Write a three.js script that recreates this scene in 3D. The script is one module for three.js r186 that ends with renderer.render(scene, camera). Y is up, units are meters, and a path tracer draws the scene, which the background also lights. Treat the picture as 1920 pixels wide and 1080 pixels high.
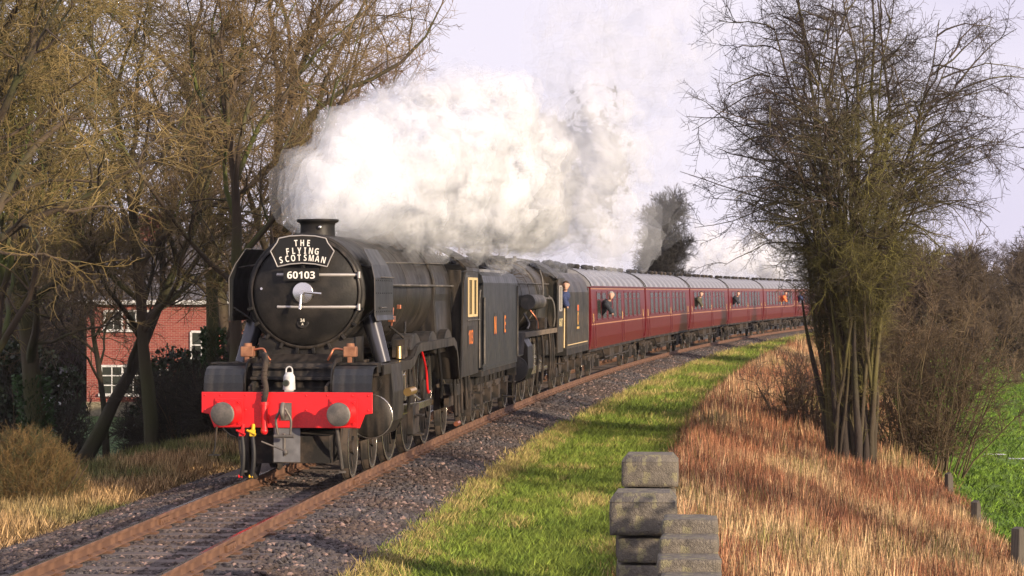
import * as THREE from 'three';
import { mergeGeometries, mergeVertices } from 'three/addons/utils/BufferGeometryUtils.js';
import { RoundedBoxGeometry } from 'three/addons/geometries/RoundedBoxGeometry.js';

// ---------------------------------------------------------------- camera, sky, sun, exposure
const EYE = 2.88;                                   // metres above the rail tops (y = 0)
const scene = new THREE.Scene();
const camera = new THREE.PerspectiveCamera(13.93, 16 / 9, 0.5, 6000);
camera.position.set(0, EYE, 0);
camera.rotation.x = 0.00136;
const renderer = new THREE.WebGLRenderer({ antialias: true });
renderer.toneMapping = THREE.LinearToneMapping;
renderer.toneMappingExposure = 1.3;
renderer.shadowMap.enabled = true;
const SUN_EL = 12 * Math.PI / 180, SUN_AZ = 46 * Math.PI / 180;
const sunDir = new THREE.Vector3(Math.sin(SUN_AZ) * Math.cos(SUN_EL), Math.sin(SUN_EL), Math.cos(SUN_AZ) * Math.cos(SUN_EL));
const sun = new THREE.DirectionalLight(new THREE.Color().setRGB(1, 0.8, 0.58), 5);
sun.position.copy(sunDir).multiplyScalar(120).add(new THREE.Vector3(0, 0, -60));
sun.target.position.set(0, 0, -60);
sun.castShadow = true; sun.shadow.radius = 1.2; sun.shadow.mapSize.set(4096, 4096);
Object.assign(sun.shadow.camera, { left: -70, right: 70, top: 50, bottom: -50, near: 1, far: 400 });
sun.name = 'sun_light';
scene.add(sun, sun.target);

// ---------------------------------------------------------------- random numbers and noise
function rng(seed) { let a = seed >>> 0; return () => { a = (a + 0x6d2b79f5) | 0; let t = Math.imul(a ^ (a >>> 15), 1 | a); t = (t + Math.imul(t ^ (t >>> 7), 61 | t)) ^ t; return ((t ^ (t >>> 14)) >>> 0) / 4294967296; }; }
const h3 = (x, y, z) => { let n = Math.imul(x, 374761393) ^ Math.imul(y, 668265263) ^ Math.imul(z, 1274126177); n = Math.imul(n ^ (n >>> 13), 1103515245); n ^= n >>> 16; return (n >>> 0) / 4294967296; };
const fade = (t) => t * t * (3 - 2 * t), lerp = (a, b, t) => a + (b - a) * t, clamp = (x, a = 0, b = 1) => Math.min(b, Math.max(a, x));
const sstep = (a, b, x) => fade(clamp((x - a) / (b - a)));
function noise3(x, y, z, per = 0) {
  let xi = Math.floor(x), yi = Math.floor(y), zi = Math.floor(z); const u = fade(x - xi), v = fade(y - yi), w = fade(z - zi);
  const m = per ? (k) => ((k % per) + per) % per : (k) => k, g = (a, b, c) => h3(m(xi + a), m(yi + b), zi + c);
  return lerp(lerp(lerp(g(0, 0, 0), g(1, 0, 0), u), lerp(g(0, 1, 0), g(1, 1, 0), u), v), lerp(lerp(g(0, 0, 1), g(1, 0, 1), u), lerp(g(0, 1, 1), g(1, 1, 1), u), v), w);
}
function fbm(x, y, z, oct = 4, per = 0) { let s = 0, a = 0.5, t = 0; for (let i = 0; i < oct; i++) { s += a * noise3(x, y, z + i * 7.3, per); t += a; a *= 0.5; x *= 2; y *= 2; z *= 2; per *= 2; } return s / t; }

// ---------------------------------------------------------------- the sky: thin lavender-white winter cloud
{
  const W = 1024, H = 512, data = new Float32Array(W * H * 4);
  for (let j = 0; j < H; j++) for (let i = 0; i < W; i++) {
    const el = ((j + 0.5) / H - 0.5) * Math.PI, az = (i + 0.5) / W * 2 * Math.PI, x = Math.cos(az) * Math.cos(el), z = Math.sin(az) * Math.cos(el), y = Math.sin(el);
    const c = fbm(x * 5 + 9, y * 11 + 3, z * 5, 5), f = fbm(x * 14, y * 22, z * 14 + 4, 3), t = clamp(sstep(0.36, 0.66, c) * 0.75 + f * 0.3), o = (j * W + i) * 4;
    data[o] = lerp(0.58, 0.73, t); data[o + 1] = lerp(0.545, 0.685, t); data[o + 2] = lerp(0.69, 0.775, t); data[o + 3] = 1;
  }
  const sky = new THREE.DataTexture(data, W, H, THREE.RGBAFormat, THREE.FloatType);
  sky.mapping = THREE.EquirectangularReflectionMapping; sky.magFilter = THREE.LinearFilter; sky.minFilter = THREE.LinearFilter; sky.needsUpdate = true;
  scene.background = sky; scene.environment = sky;
}

// ---------------------------------------------------------------- helpers: names, tags, geometry
const used = {};
function numbered(name) { const n = used[name] = (used[name] ?? -1) + 1; return n ? name + '_' + String(n).padStart(3, '0') : name; }
function tag(o, label, category, group, kind) {
  if (label) o.userData.label = label; if (category) o.userData.category = category; if (group) o.userData.group = group; if (kind) o.userData.kind = kind; return o;
}
function thing(name, label, category, group, kind) { const g = new THREE.Group(); g.name = numbered(name); scene.add(g); return tag(g, label, category, group, kind); }
function mesh(name, geo, mat, parent, label) {
  const m = new THREE.Mesh(geo, mat); m.name = parent && parent !== scene ? name : numbered(name); m.castShadow = m.receiveShadow = true; (parent ?? scene).add(m); if (label) m.userData.label = label; return m;
}
function boxUV(g) {                                   // uv in metres, from the side a face looks to
  if (g.index) g = g.toNonIndexed();
  const p = g.attributes.position, n = p.count, uv = new Float32Array(n * 2), a = new THREE.Vector3(), b = new THREE.Vector3(), c = new THREE.Vector3();
  for (let i = 0; i < n; i += 3) {
    a.fromBufferAttribute(p, i); b.fromBufferAttribute(p, i + 1); c.fromBufferAttribute(p, i + 2);
    const nn = b.clone().sub(a).cross(c.clone().sub(a)), x = Math.abs(nn.x), y = Math.abs(nn.y), z = Math.abs(nn.z);
    [a, b, c].forEach((q, k) => { const o = (i + k) * 2; if (x >= y && x >= z) { uv[o] = q.z; uv[o + 1] = q.y; } else if (y >= z) { uv[o] = q.x; uv[o + 1] = q.z; } else { uv[o] = q.x; uv[o + 1] = q.y; } });
  }
  g.setAttribute('uv', new THREE.BufferAttribute(uv, 2)); return g;
}
const prep = (g) => { const q = boxUV(g); for (const k of Object.keys(q.attributes)) if (!['position', 'normal', 'uv'].includes(k)) q.deleteAttribute(k); return q; };
class MB {                                            // collects pieces of ONE part, then builds one mesh
  constructor() { this.g = []; }
  add(g, x = 0, y = 0, z = 0, rx = 0, ry = 0, rz = 0) { if (rx || ry || rz) g.applyMatrix4(new THREE.Matrix4().makeRotationFromEuler(new THREE.Euler(rx, ry, rz, 'YXZ'))); g.translate(x, y, z); this.g.push(prep(g)); return this; }
  box(w, h, d, x, y, z, rx, ry, rz, r = 0.008) { const s = Math.min(w, h, d); return this.add(r && s > 0.03 ? new RoundedBoxGeometry(w, h, d, 1, Math.min(r, s * 0.3)) : new THREE.BoxGeometry(w, h, d), x, y, z, rx, ry, rz); }
  cz(r0, r1, s0, s1, x, y, n = 20, open = false) { return this.add(new THREE.CylinderGeometry(r0, r1, s1 - s0, n, 1, open).rotateX(Math.PI / 2), x, y, -(s0 + s1) / 2); }   // along the train, s metres behind the front
  cx(r, w, x, y, z, n = 24) { return this.add(new THREE.CylinderGeometry(r, r, w, n).rotateZ(Math.PI / 2), x, y, z); }
  cy(r0, r1, h, x, y, z, n = 16) { return this.add(new THREE.CylinderGeometry(r0, r1, h, n), x, y, z); }
  bar(a, b, r, n = 6, r1 = r) {
    const A = new THREE.Vector3(...a), B = new THREE.Vector3(...b), d = B.clone().sub(A), g = new THREE.CylinderGeometry(r1, r, d.length(), n);
    g.applyQuaternion(new THREE.Quaternion().setFromUnitVectors(new THREE.Vector3(0, 1, 0), d.clone().normalize())); return this.add(g, ...A.add(B).multiplyScalar(0.5).toArray());
  }
  tube(pts, r, n = 6, seg = 4) { return this.add(new THREE.TubeGeometry(new THREE.CatmullRomCurve3(pts.map((p) => new THREE.Vector3(...p))), pts.length * seg, r, n)); }
  ext(pts, depth, bevel = 0, fn) {                    // outline in x, y extruded along +z
    const s = new THREE.Shape(pts.map((p) => new THREE.Vector2(...p))); const g = new THREE.ExtrudeGeometry(s, { depth, bevelEnabled: bevel > 0, bevelSize: bevel, bevelThickness: bevel, bevelSegments: 1, curveSegments: 10 }); if (fn) fn(g); return this.add(g);
  }
  lathe(pts, n, x, y, z, rx, ry, rz) { return this.add(new THREE.LatheGeometry(pts.map((p) => new THREE.Vector2(...p)), n), x, y, z, rx, ry, rz); }
  geo() { return mergeGeometries(this.g); }
  build(name, mat, parent, label) { return mesh(name, this.geo(), mat, parent, label); }
}

// ---------------------------------------------------------------- the line of the track (measured along the view, x to the right)
const D0 = 34.8;                                      // distance to the front buffers
const Xc = (d) => { const u = Math.min(d, 260) - D0; return -3.41 + 0.0908 * u + 0.000525 * u * u + Math.max(0, d - 260) * 0.3; };
const slope = (d) => 0.0908 + 0.00105 * (Math.min(d, 260) - D0);
function along(s) { let d = D0, left = s, st = 0.25; while (left > 1e-6) { const k = Math.min(st, left); d += k / Math.hypot(1, slope(d)); left -= k; } return d; }
function placeOnTrack(o, s0, len) {                   // front end at s0; the vehicle lies on the chord between its bogies
  const a = along(s0 + len * 0.18), b = along(s0 + len * 0.82), back = new THREE.Vector3(Xc(b) - Xc(a), 0, -(b - a)).normalize();
  const A = new THREE.Vector3(Xc(a), 0, -a).addScaledVector(back, -len * 0.18);
  o.position.copy(A); o.rotation.y = -Math.atan2(back.x, -back.z); return o;
}
// ground height by the offset o from the centre line
function ground(o, d) {
  let y;
  if (o >= 0) y = o < 1.65 ? -0.25 : o < 2.7 ? lerp(-0.25, -0.44, (o - 1.65) / 1.05) : o < 5.6 ? lerp(-0.44, -0.5, (o - 2.7) / 2.9) : o < 11.2 ? lerp(-0.5, -1.66, sstep(5.2, 11.8, o)) : o < 17 ? lerp(-1.66, -2.5, sstep(10.6, 17, o)) : -2.5;
  else { const p = -o; y = p < 1.65 ? -0.25 : p < 2.7 ? lerp(-0.25, -0.44, (p - 1.65) / 1.05) : p < 4.4 ? -0.46 : lerp(-0.46, -2.6, sstep(4.2, 13, p)); }
  const far = Math.abs(o);
  if (far > 2.7) y += (fbm(o * 0.35 + 40, d * 0.25, 0, 3) - 0.5) * 0.3 * sstep(2.7, 6, far);
  if (o > 20) y += sstep(140, 900, d) * 3.5;
  if (o < -14) y += sstep(150, 420, d) * lerp(0, 15, sstep(-34, -80, o)) * (0.8 + 0.5 * fbm(o * 0.01, d * 0.008, 5, 3));
  return y;
}
const gAt = (x, d) => ground(x - Xc(Math.min(d, 260)), d);

// ---------------------------------------------------------------- textures and materials
function tex(size, fn, srgb = true, rx = 1, ry = rx) {
  const data = new Uint8Array(size * size * 4);
  for (let j = 0; j < size; j++) for (let i = 0; i < size; i++) { const c = fn(i / size, j / size), o = (j * size + i) * 4; for (let k = 0; k < 3; k++) data[o + k] = clamp(c[k] ?? c[0]) * 255; data[o + 3] = 255; }
  const t = new THREE.DataTexture(data, size, size); t.wrapS = t.wrapT = THREE.RepeatWrapping; t.magFilter = THREE.LinearFilter; t.minFilter = THREE.LinearFilter; t.repeat.set(rx, ry); if (srgb) t.colorSpace = THREE.SRGBColorSpace; t.needsUpdate = true; return t;
}
const rgbs = (c) => { const k = new THREE.Color().setRGB(...c).convertLinearToSRGB(); return [k.r, k.g, k.b]; };
const mix3 = (a, b, t) => [lerp(a[0], b[0], t), lerp(a[1], b[1], t), lerp(a[2], b[2], t)];
const grainT = tex(256, (u, v) => { const n = fbm(u * 16, v * 16, 1, 4, 16); return [0.72 + 0.28 * n]; }, true, 0.8);
const roughT = tex(256, (u, v) => [0.55 + 0.45 * fbm(u * 8, v * 8, 3, 5, 8)], false, 0.6);
const bumpT = tex(256, (u, v) => [fbm(u * 32, v * 32, 8, 4, 32)], false, 1.5);
const wavyT = tex(256, (u, v) => [fbm(u * 5, v * 5, 2, 3, 5)], false, 0.5);
const M = {};
const std = (name, color, roughness, extra = {}) => { const m = new THREE.MeshStandardMaterial({ name, color: new THREE.Color().setRGB(...color), roughness, side: THREE.DoubleSide, ...extra }); M[name] = m; return m; };
const phys = (name, color, roughness, extra = {}) => { const m = new THREE.MeshPhysicalMaterial({ name, color: new THREE.Color().setRGB(...color), roughness, side: THREE.DoubleSide, ...extra }); M[name] = m; return m; };
function streaked(base, dirt, lo, hi, seed) { return tex(256, (u, v) => { const n = 0.55 * fbm(u * 36, v * 3, seed, 3, 3) + 0.45 * fbm(u * 5, v * 4, seed + 4, 4, 4), k = sstep(lo, hi, n), g = 0.82 + 0.36 * noise3(u * 128, v * 128, seed, 128), c = mix3(base, dirt, k); return rgbs(c.map((x) => x * g)); }, true, 0.5); }
function stained(base, dirt, sx, sy, lo, hi, seed) { return tex(256, (u, v) => { const n = fbm(u * sx, v * sy, seed, 5, Math.min(sx, sy)), k = sstep(lo, hi, n), g = 0.88 + 0.24 * noise3(u * 128, v * 128, seed, 128); const c = mix3(base, dirt, k); return rgbs(c.map((x) => x * g)); }, true, 0.5); }
phys('sootBlack', [1, 1, 1], 0.7, { specularIntensity: 0.5, map: stained([0.011, 0.0105, 0.01], [0.036, 0.031, 0.026], 6, 6, 0.4, 0.75, 2), roughnessMap: roughT, bumpMap: bumpT, bumpScale: 0.002 });
phys('paintBlack', [1, 1, 1], 0.58, { specularIntensity: 0.6, map: streaked([0.012, 0.0115, 0.011], [0.052, 0.043, 0.035], 0.38, 0.7, 4), roughnessMap: roughT, bumpMap: wavyT, bumpScale: 0.006 });
phys('tenderBlack', [1, 1, 1], 0.52, { specularIntensity: 0.7, map: streaked([0.018, 0.02, 0.024], [0.042, 0.041, 0.04], 0.4, 0.72, 5), roughnessMap: roughT, bumpMap: wavyT, bumpScale: 0.004 });
phys('grimyGreen', [1, 1, 1], 0.58, { specularIntensity: 0.6, map: streaked([0.018, 0.018, 0.015], [0.075, 0.06, 0.046], 0.36, 0.7, 6), roughnessMap: roughT, bumpMap: wavyT, bumpScale: 0.004 });
std('under', [1, 1, 1], 0.85, { map: stained([0.011, 0.01, 0.009], [0.06, 0.044, 0.033], 8, 8, 0.4, 0.7, 7), bumpMap: bumpT, bumpScale: 0.004 });
std('steel', [0.6, 0.57, 0.52], 0.3, { metalness: 0.9, roughnessMap: roughT });
std('brightSteel', [0.75, 0.72, 0.68], 0.25, { metalness: 0.95, roughnessMap: roughT });
std('dullSteel', [1, 1, 1], 0.6, { metalness: 0.35, map: stained([0.09, 0.085, 0.08], [0.2, 0.175, 0.15], 9, 9, 0.35, 0.7, 9) });
phys('paleStrip', [0.5, 0.47, 0.44], 0.4, { metalness: 0.3, roughnessMap: roughT });
phys('signalRed', [1, 1, 1], 0.42, { map: stained([0.74, 0.012, 0.016], [0.6, 0.012, 0.014], 4, 4, 0.5, 0.8, 11), clearcoat: 0.3, clearcoatRoughness: 0.3 });
std('yellowPaint', [0.8, 0.5, 0.03], 0.45); std('whitePaint', [0.82, 0.82, 0.8], 0.5, { map: grainT });
std('creamPaint', [0.66, 0.5, 0.26], 0.5); std('rustyBox', [1, 1, 1], 0.8, { map: stained([0.2, 0.085, 0.045], [0.32, 0.15, 0.08], 12, 12, 0.35, 0.7, 13) });
std('brass', [0.75, 0.5, 0.2], 0.3, { metalness: 0.9 }); std('copper', [0.6, 0.22, 0.12], 0.35, { metalness: 0.8 }); std('rubber', [0.02, 0.02, 0.02], 0.6);
phys('maroon', [1, 1, 1], 0.42, { specularIntensity: 0.6, map: streaked([0.115, 0.004, 0.01], [0.135, 0.02, 0.018], 0.45, 0.8, 15), clearcoat: 0.15, clearcoatRoughness: 0.25, bumpMap: wavyT, bumpScale: 0.004 });
std('roofGrey', [1, 1, 1], 0.42, { map: stained([0.11, 0.11, 0.12], [0.25, 0.25, 0.27], 5, 4, 0.35, 0.7, 17), bumpMap: bumpT, bumpScale: 0.003 });
phys('glassDark', [0.035, 0.04, 0.032], 0.2, { specularIntensity: 0.5 });
std('coal', [0.012, 0.012, 0.013], 0.5);
std('rust', [1, 1, 1], 0.8, { map: stained([0.12, 0.06, 0.036], [0.19, 0.1, 0.058], 10, 10, 0.35, 0.7, 19), bumpMap: bumpT, bumpScale: 0.002 });
std('railTop', [0.5, 0.46, 0.42], 0.22, { metalness: 0.95, roughnessMap: roughT });
std('sleeperWood', [1, 1, 1], 0.9, { map: tex(256, (u, v) => { const n = fbm(u * 4, v * 60, 21, 4, 4); return rgbs(mix3([0.07, 0.055, 0.05], [0.17, 0.135, 0.12], sstep(0.3, 0.7, n))); }, true, 0.5, 0.9), bumpMap: bumpT, bumpScale: 0.004 });
std('stone', [1, 1, 1], 0.92, { map: tex(512, (u, v) => { const n = fbm(u * 10, v * 10, 23, 5, 10), l = sstep(0.56, 0.66, fbm(u * 14 + 3, v * 14, 29, 4, 14)), g = 0.72 + 0.5 * noise3(u * 200, v * 200, 2, 200), c = mix3(mix3([0.07, 0.062, 0.052], [0.2, 0.175, 0.14], n), [0.24, 0.22, 0.12], l * 0.6); return rgbs(c.map((x) => x * g * 1.15)); }, true, 1.3), bumpMap: tex(512, (u, v) => [0.5 * fbm(u * 40, v * 40, 24, 3, 40) + 0.5 * noise3(u * 150, v * 150, 4, 150)], false, 1.2), bumpScale: 0.014 });
std('brick', [1, 1, 1], 0.9, { map: tex(512, (u, v) => { const row = Math.floor(v * 26), uu = u * 9 + (row & 1) * 0.5, col = Math.floor(uu) % 9, fx = uu - Math.floor(uu), fy = v * 26 - row, mort = fx < 0.05 || fy < 0.13; return rgbs(mort ? [0.3, 0.24, 0.2] : mix3([0.2, 0.036, 0.028], [0.27, 0.065, 0.047], h3(col, row, 3))); }, true, 0.49) });
std('slate', [1, 1, 1], 0.7, { map: tex(256, (u, v) => { const row = Math.floor(v * 16), uu = u * 12 + (row & 1) * 0.5, fx = uu % 1, fy = v * 16 - row; return rgbs(fy < 0.1 || fx < 0.06 ? [0.04, 0.04, 0.045] : mix3([0.075, 0.07, 0.075], [0.13, 0.12, 0.125], h3(Math.floor(uu) % 12, row, 8))); }, true, 0.4) });
std('postWood', [1, 1, 1], 0.9, { map: tex(128, (u, v) => { const n = fbm(u * 30, v * 3, 31, 4, 3); return rgbs(mix3([0.05, 0.043, 0.036], [0.13, 0.11, 0.09], n)); }, true, 2) });
std('bark', [1, 1, 1], 0.95, { vertexColors: true, bumpMap: bumpT, bumpScale: 0.01 });
std('twig', [1, 1, 1], 0.9); std('blade', [1, 1, 1], 0.9, { vertexColors: true }); std('pebble', [1, 1, 1], 0.9); std('leaf', [1, 1, 1], 0.6);
std('skin', [0.52, 0.3, 0.22], 0.6); std('hairGrey', [0.3, 0.28, 0.26], 0.8); std('hairBrown', [0.06, 0.035, 0.02], 0.8);
std('clothDark', [0.025, 0.03, 0.04], 0.9); std('clothBlue', [0.03, 0.045, 0.12], 0.9); std('clothOlive', [0.08, 0.075, 0.05], 0.9); std('clothOrange', [0.75, 0.2, 0.06], 0.9);
function printed(name, w, h, draw, extra = {}) {
  const c = document.createElement('canvas'); c.width = w; c.height = h; const g = c.getContext('2d'); draw(g, w, h); const t = new THREE.CanvasTexture(c); t.colorSpace = THREE.SRGBColorSpace;
  const m = new THREE.MeshStandardMaterial({ name, map: t, roughness: 0.5, side: THREE.DoubleSide, ...extra }); M[name] = m; return m;
}

// ================================================================ LARGE STRUCTURE: ground, track bed, track
function gridMesh(name, us, vs, fn, colorFn, mat) {   // fn(u, v) -> [x, y, z]
  const nu = us.length, nv = vs.length, pos = new Float32Array(nu * nv * 3), uv = new Float32Array(nu * nv * 2), col = colorFn ? new Float32Array(nu * nv * 3) : null, idx = [];
  vs.forEach((v, j) => us.forEach((u, i) => { const k = j * nu + i, p = fn(u, v); pos.set(p, k * 3); uv[k * 2] = p[0]; uv[k * 2 + 1] = p[2]; if (col) col.set(colorFn(u, v, p), k * 3); if (i < nu - 1 && j < nv - 1) idx.push(k, k + 1, k + nu, k + 1, k + nu + 1, k + nu); }));
  const g = new THREE.BufferGeometry(); g.setAttribute('position', new THREE.BufferAttribute(pos, 3)); g.setAttribute('uv', new THREE.BufferAttribute(uv, 2)); if (col) g.setAttribute('color', new THREE.BufferAttribute(col, 3)); g.setIndex(idx); g.computeVertexNormals();
  return tag(mesh(name, g, mat), null, null, null, 'structure');
}
const range = (a, b, st) => { const r = []; for (let x = a; x < b - 1e-6; x += st) r.push(x); r.push(b); return r; };
{
  const ds = [...range(-40, 18, 4), ...range(20, 110, 0.8), ...range(112, 200, 3), 210, 220, 235, 250, 260, 280, 300, 330, 360, 400, 450, 500, 600, 750, 1000, 1400, 2000, 3000, 4500];
  const os = [-2600, -1800, -1200, -800, -500, -350, -250, -180, -140, -110, -90, -75, -62, -52, -44, -38, ...range(-34, 40, 0.6), 44, 50, 58, 68, 80, 95, 115, 140, 180, 240, 320, 450, 650, 900, 1300, 1900, 2800];
  const soilM = std('soil', [1, 1, 1], 1, { vertexColors: true, map: tex(512, (u, v) => [0.62 + 0.38 * fbm(u * 24, v * 24, 41, 5, 24)], true, 0.35), bumpMap: tex(256, (u, v) => [fbm(u * 20, v * 20, 43, 4, 20)], false, 0.4), bumpScale: 0.06 });
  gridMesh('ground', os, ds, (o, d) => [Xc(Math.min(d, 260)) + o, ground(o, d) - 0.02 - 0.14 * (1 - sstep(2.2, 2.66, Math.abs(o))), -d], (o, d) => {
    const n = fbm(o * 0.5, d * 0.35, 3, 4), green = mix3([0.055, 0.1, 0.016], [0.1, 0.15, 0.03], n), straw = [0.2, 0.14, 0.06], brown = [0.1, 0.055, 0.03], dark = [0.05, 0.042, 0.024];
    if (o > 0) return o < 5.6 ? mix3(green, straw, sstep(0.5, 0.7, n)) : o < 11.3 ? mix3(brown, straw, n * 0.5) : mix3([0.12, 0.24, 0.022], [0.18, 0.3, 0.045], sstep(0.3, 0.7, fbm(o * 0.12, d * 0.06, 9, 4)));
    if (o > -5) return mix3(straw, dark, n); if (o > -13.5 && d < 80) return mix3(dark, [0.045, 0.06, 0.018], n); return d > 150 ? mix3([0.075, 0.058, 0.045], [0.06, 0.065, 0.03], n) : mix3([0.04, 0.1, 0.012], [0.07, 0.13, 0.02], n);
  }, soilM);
  const bedM = std('bedding', [1, 1, 1], 1, { map: tex(512, (u, v) => { const n = noise3(u * 90, v * 90, 51, 90), m = fbm(u * 12, v * 12, 52, 4, 12); return rgbs(mix3([0.05, 0.04, 0.036], [0.17, 0.135, 0.12], n * 0.7 + m * 0.3)); }, true, 0.6), bumpMap: tex(512, (u, v) => [noise3(u * 90, v * 90, 51, 90)], false, 0.6), bumpScale: 0.04 });
  gridMesh('ballast_bed', [-2.75, -2.4, -1.9, -1.6, -0.9, -0.55, 0, 0.55, 0.9, 1.6, 1.9, 2.4, 2.75], range(14, 240, 1), (o, d) => [Xc(d) + o, ground(o, d) - (Math.abs(o) < 1.5 ? -0.05 : 0) + 0.012 - (Math.abs(o) > 2.7 ? 0.12 : 0), -d], null, bedM);
}
const track = thing('railway_track', null, null, null, 'structure');
{
  const prof = [[-0.07, -0.16], [-0.07, -0.145], [-0.012, -0.125], [-0.01, -0.05], [-0.036, -0.038], [-0.036, -0.006], [-0.03, 0], [0.03, 0], [0.036, -0.006], [0.036, -0.038], [0.01, -0.05], [0.012, -0.125], [0.07, -0.145], [0.07, -0.16]];
  function sweep(profile, o, d0, d1, st) {
    const n = profile.length, pos = [], uv = [], idx = []; let k = 0;
    for (let d = d0; d <= d1 + 1e-6; d += st, k++) profile.forEach(([x, y], i) => { pos.push(Xc(d) + o + x, y, -d); uv.push(d, i * 0.04); });
    for (let j = 0; j < k - 1; j++) for (let i = 0; i < n; i++) { const a = j * n + i, b = j * n + (i + 1) % n; idx.push(a, b, a + n, b, b + n, a + n); }
    const g = new THREE.BufferGeometry(); g.setAttribute('position', new THREE.Float32BufferAttribute(pos, 3)); g.setAttribute('uv', new THREE.Float32BufferAttribute(uv, 2)); g.setIndex(idx); const f = g.toNonIndexed(); f.computeVertexNormals(); return f;
  }
  for (const o of [-0.755, 0.755]) {
    const r = mesh('rail', sweep(prof, o, 15, 230, 0.75), M.rust, track);
    mesh('running_surface', sweep([[-0.027, 0.0005], [-0.02, 0.003], [0.02, 0.003], [0.027, 0.0005]], o, 15, 230, 0.75), M.railTop, r);
  }
  const sg = [0, 1, 2].map((k) => { const g = new RoundedBoxGeometry(2.6, 0.12, 0.25, 1, 0.012); g.translate(0, -0.24, 0); const q = prep(g); for (let i = 0; i < q.attributes.uv.count; i++) q.attributes.uv.setX(i, q.attributes.uv.getX(i) + k * 0.37); return q; });
  const cg = new MB().box(0.28, 0.03, 0.17, 0, -0.166, 0).box(0.03, 0.04, 0.09, -0.045, -0.138, 0).box(0.03, 0.04, 0.09, 0.045, -0.138, 0).geo(), r = rng(5);
  for (let d = 16, k = 0; d < 120; d += 0.72, k++) {
    const s = mesh('sleeper', sg[k % 3], M.sleeperWood, track); s.position.set(Xc(d) + (r() - 0.5) * 0.03, 0, -d); s.rotation.y = -Math.atan(slope(d)) + (r() - 0.5) * 0.02;
    for (const o of [-0.755, 0.755]) { const c = mesh('rail_chair', cg, M.rust, s); c.position.x = o; }
  }
  for (const [o, d] of [[0.755, 36.9], [-0.755, 30.6], [0.755, 27.4]]) {           // fishplated joints
    const j = new MB().box(0.03, 0.08, 0.5, -0.03, -0.09, 0).box(0.03, 0.08, 0.5, 0.03, -0.09, 0); for (const z of [-0.18, -0.06, 0.06, 0.18]) j.cx(0.018, 0.11, 0, -0.09, z, 6);
    const m = j.build('fishplate', M.rust, track); m.position.set(Xc(d) + o, 0, -d); m.rotation.y = -Math.atan(slope(d));
  }
}
// ---------------------------------------------------------------- scattered stuff
const V3 = (x, y, z) => new THREE.Vector3(x, y, z);
function scatter(name, geos, mat, list, label, parent) {   // list of [x, y, z, yaw, sx, sy, r, g, b, tilt]
  const per = geos.map(() => []); list.forEach((p, i) => per[i % geos.length].push(p));
  const host = parent ?? thing(name, label, null, null, 'stuff'); const m4 = new THREE.Matrix4(), q = new THREE.Quaternion(), e = new THREE.Euler(), c = new THREE.Color();
  per.forEach((l, k) => {
    if (!l.length) return; const im = new THREE.InstancedMesh(geos[k], mat, l.length); im.name = parent ? name : name + '_patch'; im.castShadow = im.receiveShadow = true;
    l.forEach((p, i) => { e.set((p[9] ?? 0) * Math.cos(p[3] * 3), p[3], (p[9] ?? 0) * Math.sin(p[3] * 5)); m4.compose(V3(p[0], p[1], p[2]), q.setFromEuler(e), V3(p[4], p[5], p[4])); im.setMatrixAt(i, m4); im.setColorAt(i, c.setRGB(p[6], p[7], p[8])); });
    im.userData.kind = 'stuff'; host.add(im);
  });
  return host;
}
function bladeClump(seed, n, rad, h, w, bend, vary = 0.25) {       // n tapered blades, each two quads and a tip, with tints
  const r = rng(seed), pos = [], nor = [], col = [], idx = [];
  for (let i = 0; i < n; i++) {
    const a = r() * 6.283, R = Math.sqrt(r()) * rad, x = Math.cos(a) * R, z = Math.sin(a) * R, yaw = r() * 6.283, H = h * (0.55 + 0.6 * r()), W = w * (0.7 + 0.6 * r()), b = bend * (0.3 + r()), la = r() * 6.283, t = 1 - vary + 2 * vary * r(), k0 = pos.length / 3;
    const cx = Math.cos(yaw), sx = Math.sin(yaw), ny = 0.5;
    for (const [f, ww] of [[0, 1], [0.5, 0.8], [1, 0.12]]) for (const sd of [-1, 1]) { const off = b * f * f * H; pos.push(x + cx * sd * W * ww * 0.5 + Math.cos(la) * off, f * H, z + sx * sd * W * ww * 0.5 + Math.sin(la) * off); nor.push(-sx * 0.8, ny, cx * 0.8); col.push(t, t * (0.95 + 0.1 * r()), t); }
    idx.push(k0, k0 + 1, k0 + 2, k0 + 1, k0 + 3, k0 + 2, k0 + 2, k0 + 3, k0 + 4, k0 + 3, k0 + 5, k0 + 4);
  }
  const g = new THREE.BufferGeometry(); g.setAttribute('position', new THREE.Float32BufferAttribute(pos, 3)); g.setAttribute('normal', new THREE.Float32BufferAttribute(nor, 3)); g.setAttribute('color', new THREE.Float32BufferAttribute(col, 3)); g.setIndex(idx); return g;
}
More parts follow.
